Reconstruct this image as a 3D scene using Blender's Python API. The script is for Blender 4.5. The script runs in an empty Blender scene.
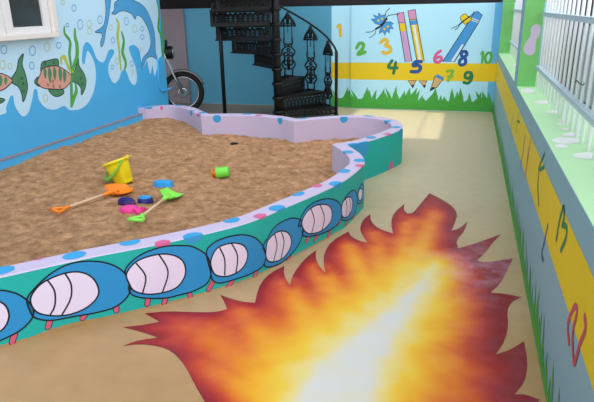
import bpy, bmesh, math, random
import numpy as np
from mathutils import Vector, Matrix, noise
from mathutils.geometry import tessellate_polygon
random.seed(7)
C = bpy.context.scene.collection
PI = math.pi

# ------------------------------------------------------------------ camera model
FPX, YAW, PITCH, ROLL, EYE = 564.3, -0.2909, -0.3297, -0.0192, 1.65
cy, sy, cp, sp = math.cos(YAW), math.sin(YAW), math.cos(PITCH), math.sin(PITCH)
FW = Vector((sy*cp, cy*cp, sp)); r0 = Vector((cy, -sy, 0)); u0 = r0.cross(FW)
RT = r0*math.cos(ROLL) + u0*math.sin(ROLL); UP = -r0*math.sin(ROLL) + u0*math.cos(ROLL)
EYEP = Vector((0, 0, EYE))
def ray(px, py): return RT*((px-297)/FPX) - UP*((py-201)/FPX) + FW
def hit(px, py, ax, v):
    d = ray(px, py); t = (v-EYEP[ax])/d[ax]
    return EYEP + d*t

# ------------------------------------------------------------------ materials
def lin(c):
    return tuple(((x/255)/12.92 if x/255 <= .04045 else ((x/255+.055)/1.055)**2.4) for x in c)
MATS = {}
def mat(name, rgb, rough=.6, var=.12, scale=6., metal=0., bump=0., bscale=60., spec=.4, coord='Object'):
    if name in MATS: return MATS[name]
    m = bpy.data.materials.new(name); m.use_nodes = True
    nt = m.node_tree; b = nt.nodes['Principled BSDF']
    c = lin(rgb)
    tc = nt.nodes.new('ShaderNodeTexCoord')
    nz = nt.nodes.new('ShaderNodeTexNoise'); nz.inputs['Scale'].default_value = scale; nz.inputs['Detail'].default_value = 5
    nt.links.new(tc.outputs[coord], nz.inputs['Vector'])
    mx = nt.nodes.new('ShaderNodeMix'); mx.data_type = 'RGBA'
    mx.inputs['A'].default_value = (*[max(0, x*(1-var)) for x in c], 1)
    mx.inputs['B'].default_value = (*[min(1, x*(1+var)) for x in c], 1)
    nt.links.new(nz.outputs['Fac'], mx.inputs['Factor'])
    nt.links.new(mx.outputs['Result'], b.inputs['Base Color'])
    b.inputs['Roughness'].default_value = rough; b.inputs['Metallic'].default_value = metal
    b.inputs['Specular IOR Level'].default_value = spec
    if bump:
        n2 = nt.nodes.new('ShaderNodeTexNoise'); n2.inputs['Scale'].default_value = bscale; n2.inputs['Detail'].default_value = 6
        nt.links.new(tc.outputs[coord], n2.inputs['Vector'])
        bp = nt.nodes.new('ShaderNodeBump'); bp.inputs['Strength'].default_value = bump; bp.inputs['Distance'].default_value = .01
        nt.links.new(n2.outputs['Fac'], bp.inputs['Height']); nt.links.new(bp.outputs['Normal'], b.inputs['Normal'])
    MATS[name] = m
    return m
def M(n): return MATS[n]
# wall paints
mat('sea_blue', (76, 180, 234), .55, .05, 2, bump=.25, bscale=90)
mat('parapet_blue', (140, 178, 184), .55, .04, 2, bump=.15, bscale=90)
mat('mural_blue', (190, 238, 255), .55, .04, 2, bump=.15, bscale=90)
mat('pale_blue', (198, 233, 253), .55, .04, 2, bump=.15, bscale=90)
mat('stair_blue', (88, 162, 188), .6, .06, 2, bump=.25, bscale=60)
mat('grey_plaster', (150, 135, 140), .8, .1, 4, bump=.4, bscale=40)
mat('band_yellow', (242, 203, 20), .55, .06, 3)
mat('grass_green', (72, 168, 62), .55, .12, 8)
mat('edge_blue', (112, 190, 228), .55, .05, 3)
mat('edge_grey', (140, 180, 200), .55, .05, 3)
mat('ledge_green', (206, 246, 188), .55, .06, 4, bump=.2)
mat('pillar_green', (124, 198, 108), .6, .1, 12, bump=.2)
mat('footprint_white', (250, 246, 240), .6, .03)
mat('lilac', (209, 190, 212), .6, .05, 5, bump=.3, bscale=70)
mat('teal', (30, 182, 172), .55, .07, 5, bump=.25, bscale=70)
mat('spot_blue', (60, 160, 212), .55, .05)
mat('spot_pink', (222, 105, 150), .55, .05)
mat('cat_blue', (45, 150, 210), .5, .06, 4)
mat('cat_belly', (240, 225, 248), .55, .04)
mat('cat_leg', (225, 95, 125), .55, .05)
mat('ink', (22, 24, 36), .6, .05)
mat('fish_green', (78, 138, 98), .6, .2, 14)
mat('fish_pink', (222, 160, 142), .6, .08, 12)
mat('weed_green', (88, 178, 62), .55, .1, 14)
mat('weed_yellow', (205, 200, 50), .55, .08)
mat('dolphin_blue', (82, 166, 218), .5, .05)
mat('bubble_blue', (90, 170, 215), .5, .03)
mat('bubble_yellow', (190, 205, 150), .5, .03)
mat('num_orange', (238, 190, 45), .5, .05); mat('num_green', (95, 185, 70), .5, .06)
mat('num_dkgreen', (24, 130, 84), .5, .06); mat('num_blue', (35, 85, 165), .5, .06)
mat('num_pink', (228, 95, 150), .5, .06); mat('num_red', (205, 70, 95), .5, .06)
mat('num_lime', (130, 190, 60), .5, .06); mat('num_navy', (35, 90, 135), .5, .06)
mat('pencil_lavender', (205, 170, 215), .5, .05); mat('pencil_eraser', (222, 150, 185), .5, .05)
mat('pencil_wood', (215, 175, 120), .6, .05); mat('pencil_white', (225, 238, 245), .6, .03)
mat('pencil_blue', (70, 155, 215), .5, .05)
# others
mat('white_frame', (235, 230, 228), .45, .03, 5)
mat('cream_frame', (236, 228, 220), .5, .04, 5)
mat('dark_glass', (48, 54, 54), .12, .35, 9, spec=.5)
mat('black_iron', (18, 16, 16), .45, .3, 12, bump=.3, bscale=50, spec=.35)
mat('bare_concrete', (134, 124, 110), .85, .18, 3, bump=.4, bscale=40)
mat('white_steel', (252, 252, 250), .3, .03, 10)
mat('bluegrey_steel', (196, 214, 218), .45, .06, 8)
mat('grey_sheet', (172, 182, 182), .5, .06, 6)
mat('neigh_white', (246, 250, 246), .7, .05, 4)
mat('neigh_brown', (96, 62, 52), .7, .25, 7, bump=.3)
mat('dark_wall', (40, 34, 36), .8, .3, 4)
mat('rubber', (22, 22, 23), .75, .2, 30)
mat('chrome', (190, 190, 192), .25, .1, 10, metal=.9)
mat('dull_steel', (120, 118, 116), .4, .15, 14, metal=.6)
mat('black_plastic', (20, 20, 22), .4, .1)
mat('red_paint', (160, 30, 30), .35, .08)
mat('amber', (220, 110, 20), .3, .05)
mat('bucket_yellow', (255, 226, 32), .35, .03, 6)
mat('handle_green', (120, 190, 50), .4, .05)
mat('toy_orange', (255, 135, 22), .35, .04)
mat('toy_lime', (150, 240, 85), .35, .04)
mat('wood_stick', (222, 185, 150), .6, .08, 30)
mat('toy_blue', (52, 160, 220), .35, .05)
mat('toy_navy', (45, 40, 120), .35, .2, 20)
mat('toy_purple', (64, 34, 100), .35, .2, 20)
mat('toy_pink', (250, 55, 145), .35, .04)
mat('toy_green', (120, 225, 70), .35, .04)
mat('lump', (30, 26, 24), .8, .2)

def floor_material():
    m = bpy.data.materials.new('painted_concrete'); m.use_nodes = True; nt = m.node_tree; L = nt.links
    b = nt.nodes['Principled BSDF']; tc = nt.nodes.new('ShaderNodeTexCoord')
    n1 = nt.nodes.new('ShaderNodeTexNoise'); n1.inputs['Scale'].default_value = .9; n1.inputs['Detail'].default_value = 6
    n2 = nt.nodes.new('ShaderNodeTexNoise'); n2.inputs['Scale'].default_value = 9; n2.inputs['Detail'].default_value = 8
    L.new(tc.outputs['Object'], n1.inputs['Vector']); L.new(tc.outputs['Object'], n2.inputs['Vector'])
    r1 = nt.nodes.new('ShaderNodeValToRGB')
    r1.color_ramp.elements[0].position = .33; r1.color_ramp.elements[0].color = (*lin((184, 141, 92)), 1)
    r1.color_ramp.elements[1].position = .68; r1.color_ramp.elements[1].color = (*lin((198, 152, 104)), 1)
    L.new(n1.outputs['Fac'], r1.inputs['Fac'])
    mx = nt.nodes.new('ShaderNodeMix'); mx.data_type = 'RGBA'; mx.blend_type = 'MULTIPLY'; mx.inputs['Factor'].default_value = .35
    r2 = nt.nodes.new('ShaderNodeValToRGB')
    r2.color_ramp.elements[0].position = .3; r2.color_ramp.elements[0].color = (.72, .70, .66, 1)
    r2.color_ramp.elements[1].position = .62; r2.color_ramp.elements[1].color = (1, 1, 1, 1)
    L.new(n2.outputs['Fac'], r2.inputs['Fac']); 
    sx = nt.nodes.new('ShaderNodeSeparateXYZ'); L.new(tc.outputs['Object'], sx.inputs[0])
    wv = nt.nodes.new('ShaderNodeMath'); wv.operation = 'MULTIPLY_ADD'; wv.inputs[1].default_value = 2.2; L.new(n1.outputs['Fac'], wv.inputs[0]); L.new(sx.outputs['Y'], wv.inputs[2])
    my = nt.nodes.new('ShaderNodeMapRange'); my.interpolation_type = 'SMOOTHSTEP'; my.inputs['From Min'].default_value = 3.2; my.inputs['From Max'].default_value = 6.6; L.new(wv.outputs[0], my.inputs['Value'])
    m2 = nt.nodes.new('ShaderNodeMix'); m2.data_type = 'RGBA'; m2.inputs['B'].default_value = (*lin((200, 182, 146)), 1)
    L.new(my.outputs['Result'], m2.inputs['Factor']); L.new(r1.outputs['Color'], m2.inputs['A']); L.new(m2.outputs['Result'], mx.inputs['A']); L.new(r2.outputs['Color'], mx.inputs['B'])
    L.new(mx.outputs['Result'], b.inputs['Base Color'])
    rr = nt.nodes.new('ShaderNodeMapRange'); rr.inputs['To Min'].default_value = .28; rr.inputs['To Max'].default_value = .55
    L.new(n2.outputs['Fac'], rr.inputs['Value']); L.new(rr.outputs['Result'], b.inputs['Roughness'])
    b.inputs['Specular IOR Level'].default_value = .45
    bp = nt.nodes.new('ShaderNodeBump'); bp.inputs['Strength'].default_value = .12; bp.inputs['Distance'].default_value = .01
    L.new(n2.outputs['Fac'], bp.inputs['Height']); L.new(bp.outputs['Normal'], b.inputs['Normal'])
    return m
MATS['floor'] = floor_material()

def sand_material():
    m = bpy.data.materials.new('brown_sand'); m.use_nodes = True; nt = m.node_tree; L = nt.links
    b = nt.nodes['Principled BSDF']; tc = nt.nodes.new('ShaderNodeTexCoord')
    n1 = nt.nodes.new('ShaderNodeTexNoise'); n1.inputs['Scale'].default_value = 11; n1.inputs['Detail'].default_value = 10; n1.inputs['Roughness'].default_value = .72
    L.new(tc.outputs['Object'], n1.inputs['Vector'])
    r = nt.nodes.new('ShaderNodeValToRGB')
    e = r.color_ramp.elements; e[0].position = .34; e[0].color = (*lin((160, 114, 78)), 1); e[1].position = .66; e[1].color = (*lin((234, 178, 130)), 1)
    L.new(n1.outputs['Fac'], r.inputs['Fac']); L.new(r.outputs['Color'], b.inputs['Base Color'])
    b.inputs['Roughness'].default_value = .95; b.inputs['Specular IOR Level'].default_value = .1
    n2 = nt.nodes.new('ShaderNodeTexNoise'); n2.inputs['Scale'].default_value = 42; n2.inputs['Detail'].default_value = 8; n2.inputs['Roughness'].default_value = .7
    L.new(tc.outputs['Object'], n2.inputs['Vector'])
    bp = nt.nodes.new('ShaderNodeBump'); bp.inputs['Strength'].default_value = .85; bp.inputs['Distance'].default_value = .045
    L.new(n2.outputs['Fac'], bp.inputs['Height']); L.new(bp.outputs['Normal'], b.inputs['Normal'])
    return m
MATS['sand'] = sand_material()

def flame_material():
    m = bpy.data.materials.new('flame_paint'); m.use_nodes = True; nt = m.node_tree; L = nt.links
    b = nt.nodes['Principled BSDF']; tc = nt.nodes.new('ShaderNodeTexCoord')
    at = nt.nodes.new('ShaderNodeAttribute'); at.attribute_name = 'flame_heat'
    n1 = nt.nodes.new('ShaderNodeTexNoise'); n1.inputs['Scale'].default_value = 7; n1.inputs['Detail'].default_value = 6
    L.new(tc.outputs['Object'], n1.inputs['Vector'])
    ad = nt.nodes.new('ShaderNodeMath'); ad.operation = 'MULTIPLY_ADD'; ad.inputs[1].default_value = .18
    L.new(n1.outputs['Fac'], ad.inputs[0])
    sb = nt.nodes.new('ShaderNodeMath'); sb.operation = 'SUBTRACT'; sb.inputs[1].default_value = .10
    L.new(at.outputs['Fac'], sb.inputs[0]); L.new(sb.outputs[0], ad.inputs[2])
    r = nt.nodes.new('ShaderNodeValToRGB'); cr = r.color_ramp
    stops = [(0, (138, 18, 24)), (.09, (168, 28, 24)), (.20, (206, 70, 20)), (.33, (232, 120, 18)), (.52, (246, 172, 20)),
             (.68, (246, 198, 50)), (.84, (240, 214, 130)), (1, (224, 218, 208))]
    cr.elements[0].position = 0; cr.elements[0].color = (*lin(stops[0][1]), 1)
    cr.elements[1].position = 1; cr.elements[1].color = (*lin(stops[-1][1]), 1)
    for p, c in stops[1:-1]:
        e = cr.elements.new(p); e.color = (*lin(c), 1)
    L.new(ad.outputs[0], r.inputs['Fac'])
    # worn paint and sky reflection, both painted in as lilac blotches on one side
    wa = nt.nodes.new('ShaderNodeAttribute'); wa.attribute_name = 'flame_wear_sheen'
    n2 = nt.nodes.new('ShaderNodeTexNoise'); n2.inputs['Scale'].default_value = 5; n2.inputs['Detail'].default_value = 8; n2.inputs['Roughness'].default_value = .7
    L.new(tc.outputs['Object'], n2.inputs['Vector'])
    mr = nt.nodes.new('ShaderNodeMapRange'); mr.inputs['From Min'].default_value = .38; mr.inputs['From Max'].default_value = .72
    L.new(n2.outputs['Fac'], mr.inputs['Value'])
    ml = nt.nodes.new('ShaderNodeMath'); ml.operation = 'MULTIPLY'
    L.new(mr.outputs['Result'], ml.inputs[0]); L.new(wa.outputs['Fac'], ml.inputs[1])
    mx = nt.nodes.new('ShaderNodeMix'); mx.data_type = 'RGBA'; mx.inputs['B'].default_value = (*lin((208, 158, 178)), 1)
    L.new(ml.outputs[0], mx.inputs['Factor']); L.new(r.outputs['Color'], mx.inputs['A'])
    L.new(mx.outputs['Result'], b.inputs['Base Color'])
    b.inputs['Roughness'].default_value = .42; b.inputs['Specular IOR Level'].default_value = .4
    return m
MATS['flame'] = flame_material()

# ------------------------------------------------------------------ object helpers
def link(name, bm, mats, parent=None, smooth=False, loc=None):
    me = bpy.data.meshes.new(name)
    if smooth:
        for f in bm.faces: f.smooth = True
    bm.to_mesh(me); bm.free()
    if not isinstance(mats, (list, tuple)): mats = [mats]
    for m in mats: me.materials.append(MATS[m] if isinstance(m, str) else m)
    o = bpy.data.objects.new(name, me); C.objects.link(o)
    if loc is not None: o.location = loc
    if parent: o.parent = parent
    return o
def empty(name, loc=(0, 0, 0), rz=0):
    o = bpy.data.objects.new(name, None); C.objects.link(o); o.location = loc; o.rotation_euler = (0, 0, rz)
    o.empty_display_size = .1
    return o
def tag(o, label=None, cat=None, group=None, kind=None):
    if label: o['label'] = label
    if cat: o['category'] = cat
    if group: o['group'] = group
    if kind: o['kind'] = kind
    return o
def box(bm, x0, x1, y0, y1, z0, z1, mi=0, bev=0., mtx=None):
    r = bmesh.ops.create_cube(bm, size=1)
    vs = r['verts']
    for v in vs:
        v.co = Vector(((x0+x1)/2+v.co.x*(x1-x0), (y0+y1)/2+v.co.y*(y1-y0), (z0+z1)/2+v.co.z*(z1-z0)))
    fs = {f for v in vs for f in v.link_faces}
    for f in fs: f.material_index = mi
    if bev:
        es = list({e for v in vs for e in v.link_edges})
        rb = bmesh.ops.bevel(bm, geom=es, offset=bev, segments=2, affect='EDGES', profile=.5)
        vs = list({v for f in rb['faces'] for v in f.verts} | {v for v in vs if v.is_valid})
    if mtx is not None: bmesh.ops.transform(bm, matrix=mtx, verts=[v for v in vs if v.is_valid])
    return vs
def tube(bm, pts, r, seg=8, closed=False, mi=0, cap=True):
    pts = [Vector(p) for p in pts]; n = len(pts); rs = r if isinstance(r, (list, tuple)) else [r]*n
    rings = []; prev = None
    for i, p in enumerate(pts):
        a = pts[(i-1) % n] if (closed or i > 0) else p
        b = pts[(i+1) % n] if (closed or i < n-1) else p
        t = (b-a).normalized()
        if prev is None:
            ref = Vector((0, 0, 1)) if abs(t.z) < .9 else Vector((1, 0, 0))
            nn = t.cross(ref).normalized()
        else:
            nn = (prev - t*prev.dot(t)).normalized()
        prev = nn; bb = t.cross(nn)
        rings.append([bm.verts.new(p+(nn*math.cos(2*PI*k/seg)+bb*math.sin(2*PI*k/seg))*rs[i]) for k in range(seg)])
    for i in range(n if closed else n-1):
        A, B = rings[i], rings[(i+1) % n]
        for k in range(seg):
            f = bm.faces.new((A[k], A[(k+1) % seg], B[(k+1) % seg], B[k])); f.material_index = mi; f.smooth = True
    if cap and not closed:
        for q in (rings[0][::-1], rings[-1]):
            f = bm.faces.new(q); f.material_index = mi
    return rings
def circle_pts(c, ax1, ax2, r, n=14, a0=0, a1=2*PI, full=True):
    c, ax1, ax2 = Vector(c), Vector(ax1), Vector(ax2)
    m = n if full else n+1
    return [c+ax1*math.cos(a0+(a1-a0)*k/n)*r+ax2*math.sin(a0+(a1-a0)*k/n)*r for k in range(m)]
def lathe(bm, prof, seg=32, mi=0, fn=None, closed=False):
    rings = []
    for r, z in prof:
        rg = []
        for k in range(seg):
            a = 2*PI*k/seg; rr = fn(a, r, z) if fn else r
            rg.append(bm.verts.new((rr*math.cos(a), rr*math.sin(a), z)))
        rings.append(rg)
    for A, B in zip(rings, rings[1:]):
        for k in range(seg):
            f = bm.faces.new((A[k], A[(k+1) % seg], B[(k+1) % seg], B[k])); f.material_index = mi; f.smooth = True
    return rings
def catmull(pts, closed=False, sub=6):
    pts = [Vector(p) for p in pts]; n = len(pts); out = []
    if n < 3: return pts
    rng = range(n) if closed else range(n-1)
    for i in rng:
        if closed: p0, p1, p2, p3 = pts[(i-1) % n], pts[i], pts[(i+1) % n], pts[(i+2) % n]
        else: p0, p1, p2, p3 = pts[max(i-1, 0)], pts[i], pts[i+1], pts[min(i+2, n-1)]
        for k in range(sub):
            t = k/sub
            out.append(.5*((2*p1)+(p2-p0)*t+(2*p0-5*p1+4*p2-p3)*t*t+(3*p1-p0-3*p2+p3)*t**3))
    if not closed: out.append(pts[-1])
    return out
def Z(ox, oy, s):
    return lambda L: [(ox+x/s, oy+y/s) for x, y in L]

# ------------------------------------------------------------------ painted motifs on walls
XL, XR, YB, HP, HB = -4.28, .443, 9.59, .944, 1.671
class Plane:
    """flat coordinates in metres on an axis-aligned painted surface"""
    curved = False
    def __init__(s, ax, val, sign): s.ax, s.val, s.sign = ax, val, sign
    def flat(s, px):
        q = hit(px[0], px[1], s.ax, s.val)
        return Vector([q[i] for i in range(3) if i != s.ax])
    def to3d(s, uv, off):
        l = [uv[0], uv[1]]; l.insert(s.ax, s.val+s.sign*off); return Vector(l)
class Motif:
    def __init__(s, surf, base=.0012): s.surf, s.base, s.polys, s.mats = surf, base, [], []
    def mi(s, m):
        if m not in s.mats: s.mats.append(m)
        return s.mats.index(m)
    def flats(s, pts): return [s.surf.flat(p) for p in pts]
    def poly(s, pts, m, layer=0, smooth=True, metres=False):
        f = [Vector(p) for p in pts] if metres else s.flats(pts)
        if smooth: f = [Vector((p.x, p.y)) for p in catmull([p.to_3d() for p in f], True, 5)]
        s.polys.append(([f], s.mi(m), layer)); return s
    def stroke(s, pts, w, m, layer=0, closed=False, smooth=True, metres=False, taper=False):
        f = [Vector(p) for p in pts] if metres else s.flats(pts)
        if smooth and len(f) > 2: f = [Vector((p.x, p.y)) for p in catmull([p.to_3d() for p in f], closed, 5)]
        n = len(f); L, R = [], []
        for i, p in enumerate(f):
            a = f[(i-1) % n] if (closed or i) else p; b = f[(i+1) % n] if (closed or i < n-1) else p
            t = (b-a)
            if t.length < 1e-9: t = Vector((1, 0))
            t.normalize(); nn = Vector((-t.y, t.x)); ww = w/2
            if taper: ww *= (.45+.55*math.sin(PI*min(1, max(0, (i+.5)/n))))
            L.append(p+nn*ww); R.append(p-nn*ww)
        quads = []
        for i in range(n if closed else n-1):
            j = (i+1) % n; quads.append([L[i], L[j], R[j], R[i]])
        s.polys.append((quads, s.mi(m), layer))
        if not closed and w > .012:
            for p in (f[0], f[-1]):
                s.polys.append(([[p+Vector((math.cos(a), math.sin(a)))*w*.5*(.5 if taper else 1) for a in [2*PI*k/10 for k in range(10)]]], s.mi(m), layer+.25))
        return s
    def ell(s, c, rx, ry, m, layer=0, ang=0, w=None, metres=False, n=20):
        ca, sa = math.cos(ang), math.sin(ang)
        pts = [(c[0]+rx*math.cos(t)*ca-ry*math.sin(t)*sa, c[1]+rx*math.cos(t)*sa+ry*math.sin(t)*ca) for t in [2*PI*k/n for k in range(n)]]
        if w: return s.stroke(pts, w, m, layer, True, False, metres)
        return s.poly(pts, m, layer, False, metres)
    def outlined(s, pts, m, layer=0, w=.008, smooth=True, ink='ink'):
        s.poly(pts, m, layer, smooth); s.stroke(pts, w, ink, layer+.5, True, smooth); return s
    def build(s, name, parent, label=None, cut=None):
        bm = bmesh.new()
        for faces, mi, layer in s.polys:
            b = bmesh.new()
            if len(faces) == 1:
                pts = [Vector((p[0], p[1], 0)) for p in faces[0]]; vs = [b.verts.new(p) for p in pts]
                for tri in tessellate_polygon([pts]):
                    try: b.faces.new([vs[k] for k in tri])
                    except ValueError: pass
            else:                                   # a ribbon that rises a hair along its length, as overlapping brush strokes do
                for i_, pts in enumerate(faces):
                    z_ = [i_/len(faces), (i_+1)/len(faces)]
                    b.faces.new([b.verts.new((p[0], p[1], z_[k])) for p, k in zip(pts, (0, 1, 1, 0))])
            if cut: cut(b)
            off = s.base+layer*.0006
            vm = {}
            for v in b.verts: vm[v] = bm.verts.new(s.surf.to3d(v.co, off+v.co.z*.0003))
            for f in b.faces:
                try:
                    g = bm.faces.new([vm[v] for v in f.verts]); g.material_index = mi
                except ValueError: pass
            b.free()
        bm.normal_update()
        o = link(name, bm, s.mats, parent)
        if label: o['label'] = label
        return o

SL = Plane(0, XL, 1); SB = Plane(1, YB, -1); SR = Plane(0, XR, -1); SF = Plane(2, 0, 1); SLEDGE = Plane(2, HP, 1)
YS = YB+.05; SS = Plane(1, YS, -1)

# ------------------------------------------------------------------ setting
bm = bmesh.new(); box(bm, -9, 1.7, -2.5, 19, -.15, 0)
floor = tag(link('floor', bm, 'floor'), kind='structure')
bm = bmesh.new(); box(bm, -9, -2.95, 6.4, YB, -.02, .004)
tag(link('floor_passage', bm, 'bare_concrete'), kind='structure')
YC = hit(168.7, 103, 0, XL).y
bm = bmesh.new(); box(bm, XL-.25, XL, -2.5, YC, 0, 3.5)
wall_left = tag(link('wall_left', bm, 'sea_blue'), kind='structure')
bm = bmesh.new(); box(bm, XL-.05, XL+.05, -2.4, YC-.55, 0, .31, 0, .012)
t_ = tag(link('trim_1', bm, 'sea_blue'), kind='structure')
bm = bmesh.new(); box(bm, XL, XL+.055, -2.4, YC-.55, .305, .317)
link('grey_edge', bm, 'grey_plaster', t_)
XM = hit(351, 60, 1, YB).x; XST = hit(331.5, 60, 1, YS).x; XGR = hit(187, 50, 1, YS).x
bm = bmesh.new(); box(bm, XM, 1.2, YB, YB+.18, 0, HB)
wall_back = tag(link('wall_back', bm, 'mural_blue'), kind='structure')
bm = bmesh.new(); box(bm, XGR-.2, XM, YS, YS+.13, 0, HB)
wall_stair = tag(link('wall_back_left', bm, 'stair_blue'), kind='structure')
bm = bmesh.new(); box(bm, -8.5, XGR, YS-.04, YS+.13, 0, HB)
tag(link('wall_far_left', bm, 'grey_plaster'), kind='structure')
bm = bmesh.new(); box(bm, -9, 1.0, 11.6, 11.75, 0, 3.2)
tag(link('wall_beyond', bm, 'dark_wall'), kind='structure')
# parapet
bm = bmesh.new(); box(bm, XR, XR+.32, -2.5, YB, 0, HP, 0, .006)
for f in bm.faces:
    f.material_index = 1 if f.normal.z > .7 else 0
wall_right = tag(link('wall_right', bm, ['parapet_blue', 'ledge_green']), kind='structure')
# neighbouring wall across the lane
bm = bmesh.new(); box(bm, 1.5, 1.65, 11.0, 19, 0, 1.95)
tag(link('wall_neighbour_white', bm, 'neigh_white'), kind='structure')
bm = bmesh.new(); box(bm, 1.5, 1.65, 3.5, 11.0, 0, 1.85)
for k in range(25):
    y = 3.55+k*.3; box(bm, 1.48, 1.51, y, y+.04, 0, 1.85)
tag(link('wall_neighbour_brown', bm, 'neigh_brown'), kind='structure')
# unseen slab added over the passage to shade the stair wall
bm = bmesh.new(); box(bm, -8.5, -3.5, YC-.3, 11.5, 2.75, 2.9)
tag(link('shade_slab', bm, 'grey_plaster'), kind='structure')

# window in the left wall
q = hit(60.6, 36.8, 0, XL+.1); wy1, wz0 = q.y, q.z
w = empty('window_1', (XL, 0, 0)); tag(w, kind='structure')
def wbox(name, m, y0, y1, z0, z1, x0, x1, bev=.006, par=w):
    bm = bmesh.new(); box(bm, x0, x1, y0, y1, z0, z1, 0, bev); o = link(name, bm, m, par); return o
g0 = hit(13, 27.5, 0, XL+.05); g1 = hit(45, 26.2, 0, XL+.05)
wtop = wz0+1.1
wbox('window_frame', 'cream_frame', wy1-1.5, wy1, wz0, wz0+.05, -.02, .1)
wbox('window_frame', 'cream_frame', wy1-.07, wy1, wz0+.05, wtop, -.02, .1)
wbox('window_frame', 'cream_frame', wy1-1.5, wy1, wtop, wtop+.06, -.02, .1)
gz = g0.z
def casement(ya, yb):
    bm = bmesh.new()
    box(bm, 0, .058, ya, yb, wz0+.05, gz, 0, .006); box(bm, 0, .058, ya, yb, wtop-.09, wtop, 0, .006)
    box(bm, 0, .06, ya, ya+.1, wz0+.06, wtop-.01, 0, .008); box(bm, 0, .06, yb-.09, yb, wz0+.06, wtop-.01, 0, .008)
    c = link('casement', bm, 'white_frame', w)
    bm = bmesh.new(); box(bm, .02, .03, ya+.05, yb-.05, gz-.04, wtop-.05)
    link('pane', bm, 'dark_glass', c)
    return c
casement(g0.y-.1, wy1-.075); casement(g0.y-.78, g0.y-.105)

# ------------------------------------------------------------------ left wall mural
A = Z(0, 0, 3.35); B = Z(90, 0, 3.65); D = Z(0, 0, 3.96)
wave = [(-60, 118), (0, 115), (6, 107), (10, 97), (13, 96), (15, 106), (22, 116), (28, 113), (32, 100), (34, 90), (37, 90), (39, 100), (46, 108), (55, 109.5),
        (64, 106), (70, 110), (80, 109), (88, 103), (94, 90), (95.8, 75), (94, 62), (88, 51), (86, 56), (84.5, 64), (82, 62), (82.3, 52), (83.8, 45), (87, 42), (92, 47), (97, 59), (103.5, 62),
        (108.5, 51), (112.5, 49.5), (114, 53), (109, 63), (108.5, 73), (113.5, 83), (118.5, 79.5), (122, 71), (126, 71), (130, 81), (134.5, 85),
        (137, 78), (135, 65.5), (130, 53), (129, 47), (134, 45), (139, 50), (141.5, 63), (143, 68), (145, 64), (147, 61), (148.5, 68), (150.5, 74),
        (152.5, 66), (154, 75), (156, 72), (159, 58)]
m_ = Motif(SL)
fl = [v for v in catmull([Vector((*p, 0)) for p in wave], False, 5)]
m_.poly([(p.x, p.y) for p in fl]+[(161.6, 56), (160.2, 40), (157.4, 2), (155.5, -30), (-60, -60)], 'pale_blue', 0, False)
m_.build('painted_water_surface', wall_left, 'pale blue painted water with wavy dripping lower edge')
def blob(name, shapes, surf=SL, parent=wall_left, label=None):
    mm = Motif(surf)
    for k in shapes: getattr(mm, k[0])(*k[1:-1], **k[-1])
    return mm.build(name, parent, label)
# fish with pink striped body (whole) and the one cut by the frame
def fish(body, fins, stripes, spots, label):
    mm = Motif(SL)
    for f in fins: mm.outlined(A(f), 'fish_green', 1, .01)
    mm.outlined(A(body), 'fish_pink', 2, .01)
    for st in stripes: mm.poly(A(st), 'fish_green', 2.4)
    for c in spots: mm.ell(A([c])[0], .9, 1.2, 'ink', 3, w=.006)
    return mm.build('painted_fish', wall_left, label)
fish([(124, 272), (134, 250), (142, 230), (165, 222), (195, 222), (225, 240), (241, 257), (235, 275), (222, 291), (205, 299), (170, 298), (145, 295), (130, 285)],
     [[(136, 238), (140, 210), (160, 203), (192, 198), (194, 222), (165, 224), (145, 234)],
      [(236, 262), (250, 235), (262, 195), (265, 220), (280, 245), (288, 270), (283, 300), (272, 318), (270, 295), (258, 280), (240, 272)],
      [(163, 297), (205, 297), (214, 311), (195, 323), (175, 318)], [(115, 275), (128, 258), (140, 280), (130, 289)]],
     [[(148, 224), (156, 240), (152, 265), (145, 245)], [(163, 222), (172, 245), (168, 280), (160, 250)], [(180, 222), (188, 240), (184, 270), (177, 245)],
      [(198, 224), (208, 245), (202, 275), (195, 245)], [(213, 232), (222, 250), (216, 278), (210, 255)]],
     [(176, 272), (178, 288), (160, 285), (200, 290), (270, 262), (276, 282), (150, 213), (180, 210)], 'pink and green striped painted fish with whole body')
fish([(-60, 275), (-30, 250), (0, 246), (15, 250), (30, 258), (41, 270), (30, 285), (10, 300), (-20, 306)],
     [[(36, 266), (55, 235), (62, 200), (78, 181), (74, 215), (85, 250), (92, 290), (85, 325), (76, 341), (72, 315), (60, 290), (40, 278)],
      [(-20, 328), (15, 333), (0, 346), (-20, 345)]],
     [[(-2, 250), (8, 265), (2, 290), (-6, 265)], [(18, 256), (24, 268), (18, 285), (13, 270)]], [(76, 280), (78, 305), (72, 262)], 'painted fish tail and rear body at window side')
# seaweed
def weed(paths, label):
    mm = Motif(SL)
    for p, m, w_, conv in paths:
        mm.stroke(conv(p), w_+.012, 'num_dkgreen' if m == 'weed_green' else 'num_lime', 4, taper=True); mm.stroke(conv(p), w_, m, 4.6, taper=True)
    mm.build('painted_seaweed', wall_left, label)
weed([([(215, 90), (216, 112), (234, 140), (232, 180), (238, 225), (240, 245)], 'weed_green', .03, A),
      ([(250, 98), (251, 125), (257, 150), (257, 190), (246, 222), (240, 248)], 'weed_green', .045, A),
      ([(240, 255), (238, 285), (239, 320), (238, 358)], 'weed_green', .035, A),
      ([(252, 282), (255, 305), (246, 330), (240, 356)], 'weed_green', .04, A),
      ([(206, 214), (204, 197), (214, 190), (222, 208), (233, 233), (246, 242)], 'weed_yellow', .03, A)], 'green seaweed with a yellow curl across the striped fish tail')
weed([([(95, 70), (104, 90), (100, 130), (106, 185), (112, 256)], 'weed_yellow', .035, B),
      ([(115, 118), (123, 150), (118, 190), (130, 228), (125, 256)], 'weed_green', .045, B)], 'yellow and green pair of painted seaweed stems')
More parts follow.
